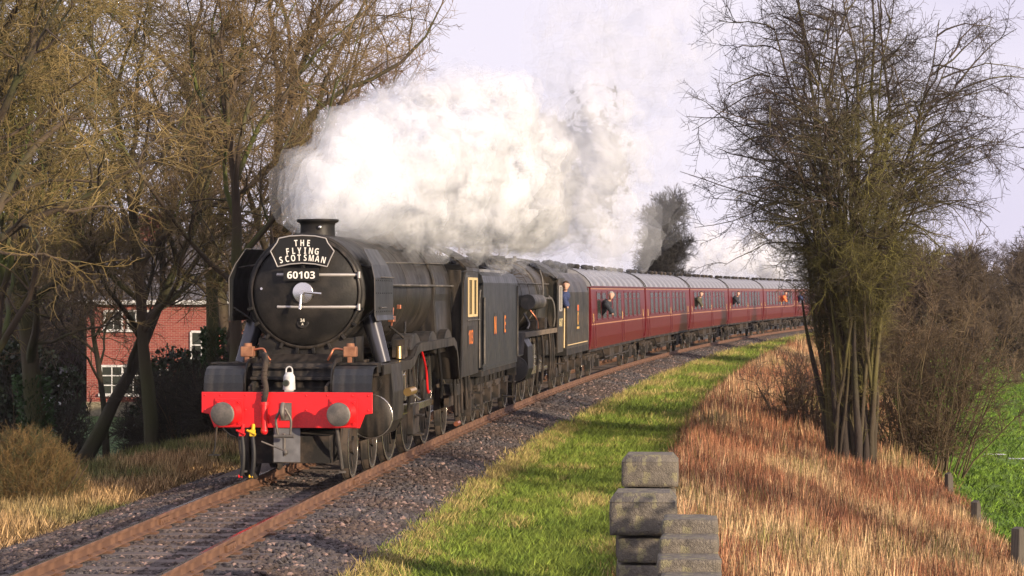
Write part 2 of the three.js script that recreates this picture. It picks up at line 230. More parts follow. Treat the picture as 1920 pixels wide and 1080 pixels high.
{ // loose ballast stones
  const stones = [1, 2, 3].map((s) => { const g = new THREE.IcosahedronGeometry(1, 0), r = rng(s * 77), p = g.attributes.position, m = new Map(); for (let i = 0; i < p.count; i++) { const k = [p.getX(i), p.getY(i), p.getZ(i)].map((x) => x.toFixed(3)).join(); if (!m.has(k)) m.set(k, 0.7 + 0.6 * r()); const f = m.get(k); p.setXYZ(i, p.getX(i) * f, p.getY(i) * f * 0.75, p.getZ(i) * f); } g.computeVertexNormals(); g.deleteAttribute('uv'); return g; });
  const r = rng(11), list = [];
  const put = (o, d, s) => {
    if (Math.abs(Math.abs(o) - 0.755) < 0.1) return; const t = r(), n = fbm(o * 1.2, d * 0.7, 4, 3), v = 0.5 + 0.7 * t * t; const brown = [0.112, 0.08, 0.066], grey = [0.105, 0.092, 0.092], pale = [0.24, 0.165, 0.14];
    let c = mix3(brown, grey, sstep(0.35, 0.65, n)); if (t > 0.93) c = pale; list.push([Xc(d) + o, ground(o, d) + 0.004 + s * 0.25 + (Math.abs(o) < 1.5 ? 0.042 : 0), -d, r() * 6.28, s, s, c[0] * v, c[1] * v, c[2] * v, 0.5]);
  };
  for (let i = 0; i < 52000; i++) { const d = 21 + 43 * Math.pow(r(), 1.25), o = (r() * 2 - 1) * 2.75; if (d > 40 && o < 0.4) continue; const onSl = Math.abs(o) < 1.3 && Math.abs(((d - 16) / 0.72 + 0.5) % 1 - 0.5) < 0.19; if (onSl && r() < 0.965) continue; put(o, d, 0.022 + 0.024 * r()); }
  for (let i = 0; i < 16000; i++) put(0.9 + 1.85 * r(), 62 + 100 * r(), 0.04 + 0.03 * r());
  for (let i = 0; i < 9000; i++) { const d = 22 + 20 * r(); put(2.3 + 0.9 * r() * r(), d, 0.02 + 0.02 * r()); put(-2.4 - 0.7 * r() * r(), d, 0.02 + 0.025 * r()); }
  scatter('ballast_stones', stones, M.pebble, list, 'brown grey ballast stones heaped beside and between the rails');
}
{ // grass of the verge: green strip with straw tufts
  const g = [1, 2, 3, 4].map((s) => bladeClump(s, 18, 0.12, 0.11, 0.011, 0.7)), r = rng(21), list = [], dry = [];
  const put = (o, d, s, sparse) => {
    const n = fbm(o * 0.9, d * 0.32, 7, 4), m = fbm(o * 3, d * 1.2, 17, 3), edge = 1 - sstep(2.55, 3.1, o), e2 = sstep(4.9, 5.7, o), st = clamp(sstep(0.54, 0.7, n) * 0.75 + edge * 0.6 + e2 * 0.6 + sstep(0.62, 0.78, m) * 0.4), v = 0.7 + 0.7 * r();
    const c = mix3(mix3([0.105, 0.18, 0.018], [0.25, 0.31, 0.045], m), [0.44, 0.32, 0.13], r() < st * 0.8 ? 0.8 : st * 0.22); list.push([Xc(d) + o, ground(o, d) - 0.01, -d, r() * 6.28, s * (1 + 0.2 * r()), s * (0.5 + 0.7 * r() + 0.35 * st), c[0] * v, c[1] * v, c[2] * v, 0.25]);
  };
  for (let i = 0; i < 15000; i++) put(2.45 + 3.5 * r() - 0.3 * r() * r(), 20 + 38 * Math.pow(r(), 1.2), 1); for (let i = 0; i < 7000; i++) put(2.5 + 3.3 * r(), 56 + 60 * r(), 1.5); for (let i = 0; i < 4500; i++) put(2.6 + 3.2 * r(), 112 + 90 * r(), 2.2);
  scatter('grass', g, M.blade, list, 'bright green grass strip with straw tufts beside the ballast');
  // reddish dead bracken and straw grass on the bank
  const b = [5, 6, 7, 8].map((s) => bladeClump(s, 13, 0.17, 0.46, 0.014, 0.16, 0.6)), bl = [];
  const putB = (o, d, s) => {
    const n = fbm(o * 0.5 + 3, d * 0.22, 9, 4), f = fbm(o * 1.7, d * 0.8, 19, 3), t = sstep(0.46, 0.57, n * 0.65 + f * 0.35 + 0.05 * sstep(44, 24, d) - 0.03), w = r(); let c = mix3([0.33, 0.132, 0.066], [0.57, 0.4, 0.21], w < 0.2 ? 0.15 : w > 0.88 ? 1 : 0.05 + 0.9 * t); if (w > 0.965 || (n > 0.6 && w > 0.75)) c = [0.22, 0.2, 0.06]; if (w < 0.12) c = [0.14, 0.07, 0.04];
    const v = 0.7 + 0.6 * r(); bl.push([Xc(d) + o, ground(o, d) - 0.03, -d, r() * 6.28, s * (0.8 + 0.4 * r()), s * (0.55 + 0.75 * r()) * (0.65 + 0.7 * f) * sstep(5.3, 6.4, o + 0.4) * (0.45 + 0.55 * sstep(11.6, 10.2, o)), c[0] * v, c[1] * v, c[2] * v, 0.13]);
  };
  for (let i = 0; i < 26000; i++) { const o = 5.45 + 5.9 * r() + 0.6 * (fbm(i, 1, 1, 1) - 0.5); putB(o, 12 + 44 * Math.pow(r(), 0.9), 1); } for (let i = 0; i < 13000; i++) putB(5.4 + 5.9 * r(), 54 + 70 * r(), 1.35); for (let i = 0; i < 3500; i++) putB(5.2 + 6 * r(), 120 + 90 * r(), 1.9);
  scatter('dead_bracken', b, M.blade, bl, 'rust red and straw dead grass covering the bank behind the stone wall');
  // the field beyond the fence
  const fl = []; for (let i = 0; i < 34000; i++) { const d = 34 + 150 * Math.pow(r(), 1.4), o = 11.1 + (10 + d * 0.16) * r(), m = fbm(o, d * 0.5, 27, 3), v = 0.7 + 0.7 * r(), c = mix3([0.1, 0.21, 0.016], [0.19, 0.3, 0.03], m), x = Xc(d) + o; if (x / d > 0.235) continue; fl.push([x, ground(o, d) - 0.02, -d, r() * 6.28, 1.3 + d * 0.012, (0.4 + 0.5 * r()) * (1 + d * 0.006), c[0] * v, c[1] * v, c[2] * v, 0.3]); }
  scatter('field_grass', g, M.blade, fl, 'short green pasture grass beyond the fence posts');
  // left bank
  const ll = []; for (let i = 0; i < 17000; i++) { const d = 22 + 50 * r(), o = -2.55 - 3.4 * Math.pow(r(), 1.3); if ((Xc(d) + o) / d < -0.24) continue; const v = 0.65 + 0.7 * r(), f = fbm(o * 0.8, d * 0.4, 33, 3), c = mix3([0.46, 0.3, 0.14], [0.16, 0.17, 0.05], sstep(0.45, 0.75, f + (o < -5 ? 0.25 : 0) - (d < 40 ? 0.12 : 0))); dry.push([Xc(d) + o, ground(o, d) - 0.02, -d, r() * 6.28, 1, (0.25 + 0.4 * r()) * sstep(-2.4, -3.1, o) + 0.1, c[0] * v, c[1] * v, c[2] * v, 0.3]); }
  scatter('dry_grass', b, M.blade, dry, 'dry straw coloured grass along the left side of the track');
}

// ================================================================ TREES
class Wood {                                          // tapered limbs of ONE tree, joined
  constructor() { this.p = []; this.n = []; this.c = []; this.uv = []; this.i = []; }
  tube(pts, r0, r1, sides, colf) {
    const n = pts.length, base = this.p.length / 3; let side = V3(1, 0, 0), t = V3(), b = V3();
    for (let k = 0; k < n; k++) {
      t.subVectors(pts[Math.min(n - 1, k + 1)], pts[Math.max(0, k - 1)]).normalize(); side.addScaledVector(t, -side.dot(t)); if (side.lengthSq() < 1e-4) side.set(0, 0, 1).addScaledVector(t, -t.z); side.normalize(); b.crossVectors(t, side);
      const r = lerp(r0, r1, k / (n - 1));
      for (let s = 0; s < sides; s++) { const a = s / sides * 6.28319, x = Math.cos(a), y = Math.sin(a), nx = side.x * x + b.x * y, ny = side.y * x + b.y * y, nz = side.z * x + b.z * y, q = pts[k], rr = r * (sides > 5 ? 0.88 + 0.24 * h3(s, k, base) : 1); this.p.push(q.x + nx * rr, q.y + ny * rr, q.z + nz * rr); this.n.push(nx, ny, nz); this.c.push(...colf(q, ny, r)); this.uv.push(s / sides * 6.28 * r, k * 0.3); }
    }
    for (let k = 0; k < n - 1; k++) for (let s = 0; s < sides; s++) { const a = base + k * sides + s, d = base + k * sides + (s + 1) % sides; this.i.push(a, d, a + sides, d, d + sides, a + sides); }
  }
  geo() { const g = new THREE.BufferGeometry(); g.setAttribute('position', new THREE.Float32BufferAttribute(this.p, 3)); g.setAttribute('normal', new THREE.Float32BufferAttribute(this.n, 3)); g.setAttribute('color', new THREE.Float32BufferAttribute(this.c, 3)); g.setAttribute('uv', new THREE.Float32BufferAttribute(this.uv, 2)); g.setIndex(this.i); return g; }
}
function grow(start, dir, len, n, wob, up, r) {       // a wandering path
  const pts = [start.clone()], d = dir.clone().normalize(), p = start.clone(), st = len / n;
  for (let k = 0; k < n; k++) { d.x += (r() - 0.5) * wob; d.y += (r() - 0.5) * wob + up / n; d.z += (r() - 0.5) * wob; d.normalize(); p.addScaledVector(d, st); pts.push(p.clone()); }
  return pts;
}
const around = (t, ang, az) => { const a = Math.abs(t.y) < 0.95 ? V3(0, 1, 0) : V3(1, 0, 0), u = a.clone().cross(t).normalize(), w = t.clone().cross(u); return t.clone().multiplyScalar(Math.cos(ang)).addScaledVector(u, Math.sin(ang) * Math.cos(az)).addScaledVector(w, Math.sin(ang) * Math.sin(az)).normalize(); };
function spray(seed, nSide, thick, spread, droop) {   // a spray of bare twigs, 1 m long along +y
  const w = new Wood(), r = rng(seed), one = () => [1, 1, 1], main = grow(V3(0, 0, 0), V3(0, 1, 0), 1, 6, 0.6, droop, r); w.tube(main, thick, thick * 0.45, 3, one);
  for (let i = 0; i < nSide; i++) {
    const k = (i + 0.2 + 0.7 * r()) / nSide, j = Math.min(5, Math.floor(k * 6)), s = main[j].clone().lerp(main[j + 1], k * 6 - j), t = main[j + 1].clone().sub(main[j]).normalize(), l = (0.62 - 0.34 * k) * (0.5 + 0.9 * r()), sp = grow(s, around(t, spread * (0.6 + 0.7 * r()), r() * 6.28), l, 4, 0.75, 0.2 + droop, r); w.tube(sp, thick * 0.72, thick * 0.35, 3, one);
    for (let m = 0; m < 2; m++) { if (r() < 0.3) continue; const q = sp[1 + m], tt = sp[2 + m].clone().sub(q).normalize(); w.tube(grow(q, around(tt, 0.7 + 0.6 * r(), r() * 6.28), l * (0.3 + 0.4 * r()), 3, 0.7, 0.2 + droop, r), thick * 0.5, thick * 0.3, 3, one); }
  }
  const g = w.geo(); g.deleteAttribute('color'); g.deleteAttribute('uv'); return g;
}
const SPR = [spray(1, 8, 0.0115, 0.8, 0), spray(2, 7, 0.012, 0.85, 0.1), spray(3, 7, 0.011, 0.75, -0.3), spray(15, 8, 0.011, 0.9, 0.2)], SPRFINE = [spray(4, 9, 0.0085, 0.85, -0.7), spray(5, 10, 0.008, 0.9, -0.5), spray(6, 9, 0.0085, 0.8, -0.2), spray(16, 8, 0.009, 0.8, 0.1)], SPRFAR = [spray(7, 12, 0.016, 0.8, 0), spray(8, 12, 0.017, 0.85, 0)];
const barkOf = (base, moss, mossAmt, seed) => (q, ny, rad) => { const n = fbm(q.x * 3 + seed, q.y * 2, q.z * 3, 3), m = sstep(0.5, 0.62, n + ny * 0.06) * mossAmt, v = 0.75 + 0.5 * noise3(q.x * 9, q.y * 7, q.z * 9); return mix3(base, moss, m).map((x) => x * v); };
function sprays(parent, geos, tips, tint, seed, name = 'twigs') {   // tips: [point, direction, size, tint factor]
  const r = rng(seed), q = new THREE.Quaternion(), q2 = new THREE.Quaternion(), m4 = new THREE.Matrix4(), c = new THREE.Color(), per = geos.map(() => []), Y = V3(0, 1, 0);
  tips.forEach((t, i) => per[i % geos.length].push(t));
  per.forEach((l, k) => {
    if (!l.length) return; const im = new THREE.InstancedMesh(geos[k], M.twig, l.length); im.name = name; im.castShadow = im.receiveShadow = true; im.userData.kind = 'stuff';
    l.forEach(([p, d, s, tc], i) => { q.setFromUnitVectors(Y, d); q2.setFromAxisAngle(Y, r() * 6.28); q.multiply(q2); m4.compose(p, q, V3(s, s, s)); im.setMatrixAt(i, m4); const v = 0.4 + 0.5 * r() + 0.5 * r() * r(), a = tc ?? tint; c.setRGB(a[0] * v, a[1] * v, a[2] * v); im.setColorAt(i, c); });
    parent.add(im);
  });
}
// one leafless tree; base at (x, d); returns the group
function bareTree(o) {
  const r = rng(o.seed), g = thing('bare_tree', o.label, 'tree', o.group), y0 = (o.y ?? gAt(o.x, o.d)) - 0.08; g.position.set(o.x, y0, -o.d);
  const trunk = new Wood(), limbs = new Wood(), bk = barkOf(o.bark ?? [0.085, 0.062, 0.042], o.moss ?? [0.062, 0.07, 0.022], o.mossAmt ?? 0.7, o.seed), tips = [], H = o.h, R = o.r ?? H * 0.024;
  const tr = grow(V3(0, 0, 0), V3(o.lean?.[0] ?? 0, 1, o.lean?.[1] ?? 0), H * (o.fork ?? 0.75), 10, o.wob ?? 0.16, 0.35, r); trunk.tube(tr, R, R * 0.3, 9, bk);
  trunk.tube([V3(0, -0.25, 0), V3(0, 0.02, 0), tr[1].clone().multiplyScalar(0.35)], R * 1.7, R * 0.9, 9, bk);
  const nl = o.limbs ?? 11, at = (pts, f) => { const k = Math.min(pts.length - 2, Math.floor(f * (pts.length - 1))); return [pts[k].clone().lerp(pts[k + 1], f * (pts.length - 1) - k), pts[k + 1].clone().sub(pts[k]).normalize()]; };
  for (let i = 0; i < nl; i++) {
    const f = lerp(o.low ?? 0.3, 1, (i + r() * 0.7) / nl), [p, t] = at(tr, f), az = i * 2.4 + r() * 0.8, ll = H * (o.reach ?? 0.48) * (1 - 0.45 * f) * (0.75 + 0.5 * r());
    const dir = around(V3(0, 1, 0), lerp(1.15, 0.35, f) * (o.flat ?? 1), az); if (o.bias) dir.add(V3(o.bias[0], o.bias[1], o.bias[2])).normalize();
    const lp = grow(p, dir, ll, 7, 0.55, o.up ?? 0.35, r), lr = R * (0.5 - 0.22 * f); limbs.tube(lp, lr, lr * 0.2, 6, bk); tips.push([lp[7], lp[7].clone().sub(lp[6]).normalize(), 1.1]);
    const nb = o.nb ?? 7;
    for (let b = 0; b < nb; b++) {
      const fb = lerp(0.18, 0.98, (b + r() * 0.8) / nb), [bp, bt] = at(lp, fb), bl = ll * (0.5 - 0.22 * fb) * (0.6 + 0.7 * r()), bb = grow(bp, around(bt, 0.65 + 0.5 * r(), r() * 6.28), bl, 5, 0.75, o.bup ?? 0.25, r), br = Math.max(0.011, lr * (0.42 - 0.2 * fb)); limbs.tube(bb, br, Math.max(0.006, br * 0.3), 4, bk);
      tips.push([bb[5], bb[5].clone().sub(bb[4]).normalize(), 0.9]);
      const ns = o.ns ?? 5; for (let s = 0; s < ns; s++) { const [sp, st] = at(bb, 0.15 + 0.85 * r()), d = around(st, 0.6 + 0.6 * r(), r() * 6.28); d.y += 0.12; d.normalize(); tips.push([sp, d, (o.ts ?? 1) * (0.6 + 0.6 * r())]); }
    }
  }
  mesh('trunk', trunk.geo(), M.bark, g); mesh('branches', limbs.geo(), M.bark, g); sprays(g, o.spr ?? SPR, tips, o.tint ?? [0.17, 0.12, 0.07], o.seed + 9);
  if (o.ivy) ivy(g, tr, o.ivy, R, o.seed);
  return g;
}
const leafG = (() => { const g = new THREE.BufferGeometry(); g.setAttribute('position', new THREE.Float32BufferAttribute([0, 0, 0, 0.5, 0.45, 0.08, 0, 1, 0, -0.5, 0.45, 0.08], 3)); g.setIndex([0, 1, 2, 0, 2, 3]); g.computeVertexNormals(); return g; })();
function ivy(g, tr, top, R, seed) {
  const r = rng(seed + 3), n = Math.round(700 * top), im = new THREE.InstancedMesh(leafG, M.leaf, n), m4 = new THREE.Matrix4(), q = new THREE.Quaternion(), e = new THREE.Euler(), c = new THREE.Color(); im.name = 'ivy'; im.userData.kind = 'stuff'; im.castShadow = im.receiveShadow = true;
  for (let i = 0; i < n; i++) { const y = top * Math.pow(r(), 1.3), k = Math.min(tr.length - 2, Math.max(0, tr.findIndex((p) => p.y > y) - 1)), p = tr[k].clone().lerp(tr[k + 1], clamp((y - tr[k].y) / Math.max(0.01, tr[k + 1].y - tr[k].y))), a = r() * 6.28, rad = R * (1 + 0.5 * r()) + 0.1 * r(); e.set(r() * 3, a, r() * 3); m4.compose(V3(p.x + Math.cos(a) * rad, y, p.z + Math.sin(a) * rad), q.setFromEuler(e), V3(0.09, 0.09, 0.09).multiplyScalar(0.7 + 0.7 * r())); im.setMatrixAt(i, m4); const v = 0.6 + 0.8 * r(); im.setColorAt(i, c.setRGB(0.035 * v, 0.075 * v, 0.018 * v)); }
  g.add(im);
}
const fromPx = (px, d) => (px - 960) / 4420 * d;
function shrub(o) {                                    // a leafless bush: stems from the ground and twigs through its volume
  const r = rng(o.seed), g = thing('bare_bush', o.label, 'bush', o.group), tips = [], w = new Wood(), bk = barkOf(o.bark ?? [0.12, 0.08, 0.05], [0.1, 0.11, 0.035], 0.4, o.seed); g.position.set(o.x, (o.y ?? gAt(o.x, o.d)) - 0.05, -o.d);
  const n = o.n ?? 26; for (let i = 0; i < n; i++) {
    const a = r() * 6.28, R = Math.sqrt(r()), sx = Math.cos(a) * R * o.w * 0.3, sz = Math.sin(a) * R * o.w * 0.3, l = o.h * (0.6 + 0.5 * r()), p = grow(V3(sx, -0.1, sz), V3(Math.cos(a) * R * o.w / o.h * 0.6, 1, Math.sin(a) * R * o.w / o.h * 0.6), l, 5, 0.4, 0, r); w.tube(p, 0.016 + 0.012 * r(), 0.006, 4, bk);
    for (let k = 0; k < (o.k ?? 9); k++) { const f = 0.15 + 0.85 * r(), j = Math.min(4, Math.floor(f * 5)), q = p[j].clone().lerp(p[j + 1], f * 5 - j); tips.push([q, around(p[j + 1].clone().sub(p[j]).normalize(), 0.4 + 0.8 * r(), r() * 6.28), (o.ts ?? 0.6) * (0.6 + 0.7 * r())]); }
  }
  if (o.dome) { tips.length = 0; for (let i = 0; i < o.dome; i++) { const a = r() * 6.28, e = Math.asin(r()), R = Math.cbrt(0.25 + 0.75 * r()), d = V3(Math.cos(a) * Math.cos(e), Math.sin(e), Math.sin(a) * Math.cos(e)); tips.push([V3(d.x * R * o.w * 0.5, d.y * R * o.h * 0.9, d.z * R * o.w * 0.5), V3(d.x * 0.5 + r() - 0.5, 0.5 + 0.5 * d.y, d.z * 0.5 + r() - 0.5).normalize(), o.ts * (0.6 + 0.7 * r()), r() < 0.35 ? [0.1, 0.1, 0.035] : undefined]); } }
  mesh('stems', w.geo(), M.bark, g); sprays(g, o.spr ?? SPR, tips, o.tint ?? [0.2, 0.12, 0.065], o.seed); return g;
}
{ // the big many-stemmed tree on the right bank
  const g = thing('bare_tree', 'large many-stemmed bare tree on the right bank above the red grass', 'tree'), r = rng(404), bx = 7.5, bd = 52; g.position.set(bx, gAt(bx, bd) - 0.1, -bd);
  const tw = new Wood(), lw = new Wood(), tips = [], shoots = [], bkM = barkOf([0.07, 0.052, 0.034], [0.125, 0.11, 0.034], 1, 7), bkD = barkOf([0.05, 0.038, 0.028], [0.075, 0.065, 0.03], 0.8, 5), bk = (q, ny, rad) => mix3(bkD(q, ny, rad), bkM(q, ny, rad), sstep(0.9, 2.4, q.y + 1.2 * noise3(q.x * 4, 1, q.z * 4))), bk2 = barkOf([0.09, 0.066, 0.05], [0.13, 0.125, 0.04], 0.6, 8), dark = [0.07, 0.052, 0.047], olive = [0.25, 0.225, 0.06], NS = 40;
  for (let i = 0; i < NS; i++) {
    const a = i * 2.4 + r() * 0.5, in_ = (i + 0.5) / NS, tilt = 0.02 + 0.33 * Math.pow(in_, 1.4), st = V3(Math.cos(a) * 0.5 * Math.sqrt(in_), -0.2, Math.sin(a) * 0.4 * Math.sqrt(in_)), L = (11.6 - 3.6 * in_) * (0.8 + 0.3 * r());
    const p = grow(st, V3(Math.cos(a) * tilt * 0.3, 1, Math.sin(a) * tilt * 0.3), L * 0.45, 6, 0.26, 0.25, r), q = grow(p[6], p[6].clone().sub(p[5]).normalize().add(V3(Math.cos(a) * tilt * 0.9, 0, Math.sin(a) * tilt * 0.9)), L * 0.62, 6, 0.4, 0.12, r), path = p.concat(q.slice(1)).map((v) => { const L0 = Math.hypot(v.x, v.z), cap = 0.5 + 0.1 * v.y + 0.5 * Math.max(0, v.y - 5.2), cc = cap * (0.3 + 0.7 * in_), k = L0 > cc ? (cc + (L0 - cc) * 0.12) / L0 : 1; return V3(v.x * k, v.y, v.z * k); }), R = 0.04 + 0.055 * r() * r() + (i < 8 ? 0.04 : 0);
    (i < 20 ? tw : lw).tube(path, R, 0.01, 6, bk);
    const nb = 15; for (let b = 0; b < nb; b++) {
      const f = 0.43 + 0.56 * (b + r() * 0.8) / nb, j = Math.min(11, Math.floor(f * 12)), s = path[j].clone().lerp(path[j + 1], f * 12 - j), out = Math.atan2(s.z, s.x) + (r() - 0.5) * 1.9, l = (4.3 - 2.5 * f) * (0.5 + 0.8 * r()) * (0.45 + 0.9 * in_) * sstep(4.9, 6.7, path[Math.min(12, j + 1)].y), d = V3(Math.cos(out), 0.45 + 0.5 * r(), Math.sin(out)).normalize(), bb = grow(s, d, l, 6, 0.6, -0.75, r); lw.tube(bb, 0.026, 0.007, 4, bk2);
      for (let k = 0; k < 5; k++) { const ff = 0.1 + 0.9 * r(), m = Math.min(5, Math.floor(ff * 6)), q2 = bb[m].clone().lerp(bb[m + 1], ff * 6 - m), o2 = around(bb[m + 1].clone().sub(bb[m]).normalize(), 0.4 + 0.8 * r(), r() * 6.28), ol = sstep(5.0, 3.0, Math.abs(q2.x) + q2.y * 0.42) * r(); tips.push([q2, o2, 0.55 + 0.5 * r(), mix3(dark, olive, ol)]); }
    }
    for (let k = 0; k < 11; k++) { const f = 0.14 + 0.5 * r(), j = Math.min(11, Math.floor(f * 12)), s = path[j].clone().lerp(path[j + 1], f * 12 - j), d = V3((r() - 0.5) * 1.3, 0.25 + 0.9 * r(), (r() - 0.5) * 1.3).normalize(); shoots.push([s, d, 0.3 + 0.4 * r(), mix3([0.11, 0.075, 0.04], olive, r())]); }
  }
  for (let i = 0; i < 9; i++) { const a = i * 0.7, b0 = V3(Math.cos(a) * 0.42 * (0.5 + 0.5 * r()), -0.3, Math.sin(a) * 0.3); tw.tube(grow(b0, V3(Math.cos(a) * 0.05, 1, Math.sin(a) * 0.05), 3.2 + 1.5 * r(), 7, 0.2, 0.1, r), 0.1 + 0.06 * r(), 0.02, 8, barkOf([0.045, 0.034, 0.028], [0.08, 0.075, 0.03], 0.6, 3)); }
  mesh('trunk', tw.geo(), M.bark, g); mesh('branches', lw.geo(), M.bark, g); sprays(g, SPRFINE, tips, dark, 71); sprays(g, SPR, shoots, olive, 72, 'shoots');
}
// ---- trees of the left bank
const L = (px, d, o) => bareTree({ x: fromPx(px, d), d, ...o });
L(72, 56, { seed: 31, h: 12, r: 0.29, ivy: 3, limbs: 13, low: 0.34, tint: [0.19, 0.14, 0.065], label: 'thick ivy-footed trunk at the far left behind the brown bush' });
L(122, 57, { seed: 32, h: 11, r: 0.2, lean: [0.62, 0], low: 0.35, limbs: 9, bark: [0.06, 0.05, 0.035], label: 'dark tree leaning right in front of the brick house' });
L(283, 55, { seed: 33, h: 12, r: 0.175, low: 0.3, limbs: 12, tint: [0.19, 0.145, 0.05], label: 'upright trunk right of the white house window' });
L(398, 60, { seed: 34, h: 13.5, r: 0.21, low: 0.36, limbs: 12, bark: [0.085, 0.065, 0.04], ivy: 3, label: 'tall straight ivy-clad trunk just left of the first locomotive' });
L(205, 66, { seed: 35, h: 9, r: 0.11, wob: 0.25, low: 0.4, bark: [0.06, 0.05, 0.035], label: 'slim dark tree before the lawn of the brick house' });
L(-95, 41, { seed: 36, h: 12, r: 0.26, low: 0.42, limbs: 15, reach: 0.55, bias: [0.45, 0.25, 0.1], bup: 0, tint: [0.24, 0.175, 0.065], mossAmt: 0.9, label: 'nearest tree at the left edge with sunlit limbs reaching in' });
L(520, 62, { seed: 37, h: 12.5, r: 0.28, low: 0.3, limbs: 17, reach: 0.62, bias: [0.55, 0.1, 0], up: 0.2, tint: [0.23, 0.155, 0.07], label: 'tree behind the steam stretching its branches right over the track' });
L(-30, 47, { seed: 38, h: 11, r: 0.18, low: 0.34, limbs: 14, reach: 0.5, tint: [0.21, 0.17, 0.055], mossAmt: 1, moss: [0.08, 0.1, 0.022], label: 'mossy tree with spreading green limbs at the left edge of the bank' });
L(452, 74, { seed: 39, h: 13.5, r: 0.26, low: 0.3, limbs: 13, label: 'tree between the straight ivy-clad trunk and the chimney, farther back' });
L(560, 78, { seed: 40, h: 13, r: 0.25, low: 0.3, limbs: 12, bias: [0.2, 0, 0], tint: [0.24, 0.14, 0.08], label: 'tree farther along the bank behind the white steam' });
L(20, 74, { seed: 41, h: 14, r: 0.3, low: 0.25, limbs: 13, label: 'tall tree at the left edge beyond the ivy-footed trunk' });
L(440, 50, { seed: 42, h: 11, r: 0.17, low: 0.25, limbs: 11, reach: 0.5, tint: [0.23, 0.16, 0.07], moss: [0.09, 0.11, 0.025], mossAmt: 0.9, label: 'slender mossy tree close behind the left smoke deflector' });
// ---- undergrowth
shrub({ x: fromPx(45, 36.5), d: 36.5, w: 1.7, h: 1.2, n: 22, k: 1, dome: 2600, ts: 0.26, seed: 61, tint: [0.22, 0.14, 0.05], label: 'rounded orange-brown bush beside the track at the far left' });
[[345, 58, 2.0, 2.2, 'dark low bush under the upright trunk'], [455, 55, 2.0, 1.7, 'dark thicket bush directly behind the left end of the red beam'], [95, 66, 1.8, 2.2, 'dark bush between the ivy-footed trunk and the lawn'], [395, 68, 2.4, 2.6, 'dark bush at the foot of the straight ivy-clad trunk'], [20, 60, 2.6, 3, 'dark bush at the left edge behind the orange-brown bush'], [310, 75, 1.6, 1.5, 'low bush on the lawn below the white window'], [500, 66, 2.6, 2.2, 'dark bush hidden behind the smokebox of the first locomotive']].forEach(([px, d, w, h, label], i) => shrub({ x: fromPx(px, d), d, w, h, n: 34, k: 11, ts: 0.8, seed: 80 + i, tint: [0.05, 0.042, 0.028], label, spr: i % 2 ? SPRFAR : SPR }));
shrub({ x: fromPx(1738, 58), d: 58, w: 3.0, h: 4.4, n: 64, k: 13, ts: 0.8, seed: 95, tint: [0.13, 0.09, 0.05], label: 'broad brown twiggy bush beside the many-stemmed tree' });
shrub({ x: fromPx(1515, 60), d: 60, w: 1.4, h: 2.4, n: 30, k: 10, ts: 0.6, seed: 96, tint: [0.13, 0.09, 0.06], label: 'small brown bush at the left foot of the many-stemmed tree' });
// ---- trees beyond: behind the train and across the field
const far = (px, d, h, seed, label, tint, o = {}) => bareTree({ x: fromPx(px, d), d, h, seed, label, r: h * 0.022, limbs: 9, nb: 6, ns: 4, low: 0.2, ts: 1.3, spr: SPRFAR, tint: tint ?? [0.085, 0.07, 0.06], ...o });
far(1232, 150, 9.8, 201, 'dark dense tree standing beyond the coaches in the steam', [0.04, 0.038, 0.034], { limbs: 18, nb: 8, ns: 9, reach: 0.3, ts: 1.0 });
far(1455, 230, 7, 202, 'small hazy tree behind the roofs of the last coaches');
far(1520, 240, 8, 203, 'hazy tree behind the last coach left of the big tree');
far(1580, 250, 8, 204, 'hazy tree seen through the big many-stemmed tree');
[[1690, 300, 8], [1760, 330, 9], [1815, 310, 9.5], [1870, 280, 10], [1915, 300, 11], [1640, 320, 8]].forEach(([px, d, h], i) => far(px, d, h, 210 + i, ['tree in the far row across the field, nearest the big tree', 'tree in the far row across the field, second from the big tree', 'tree in the far row across the field, middle of the row', 'tree in the far row across the field, second from the right edge', 'tree in the far row across the field, at the right edge', 'tree in the far row across the field, hidden by the big tree'][i], [0.1, 0.075, 0.065]));
far(1735, 104, 6.6, 221, 'bare brown tree on the field edge, just right of the big tree', [0.12, 0.085, 0.055], { nb: 8, ns: 6, low: 0.1 });
far(1832, 122, 7.4, 222, 'bare brown tree on the field edge, between the big tree and the right edge', [0.12, 0.088, 0.058], { nb: 8, ns: 6, low: 0.1 });
far(1908, 136, 8, 223, 'bare brown tree on the field edge, at the right edge of the picture', [0.12, 0.088, 0.06], { nb: 8, ns: 6, low: 0.1 });
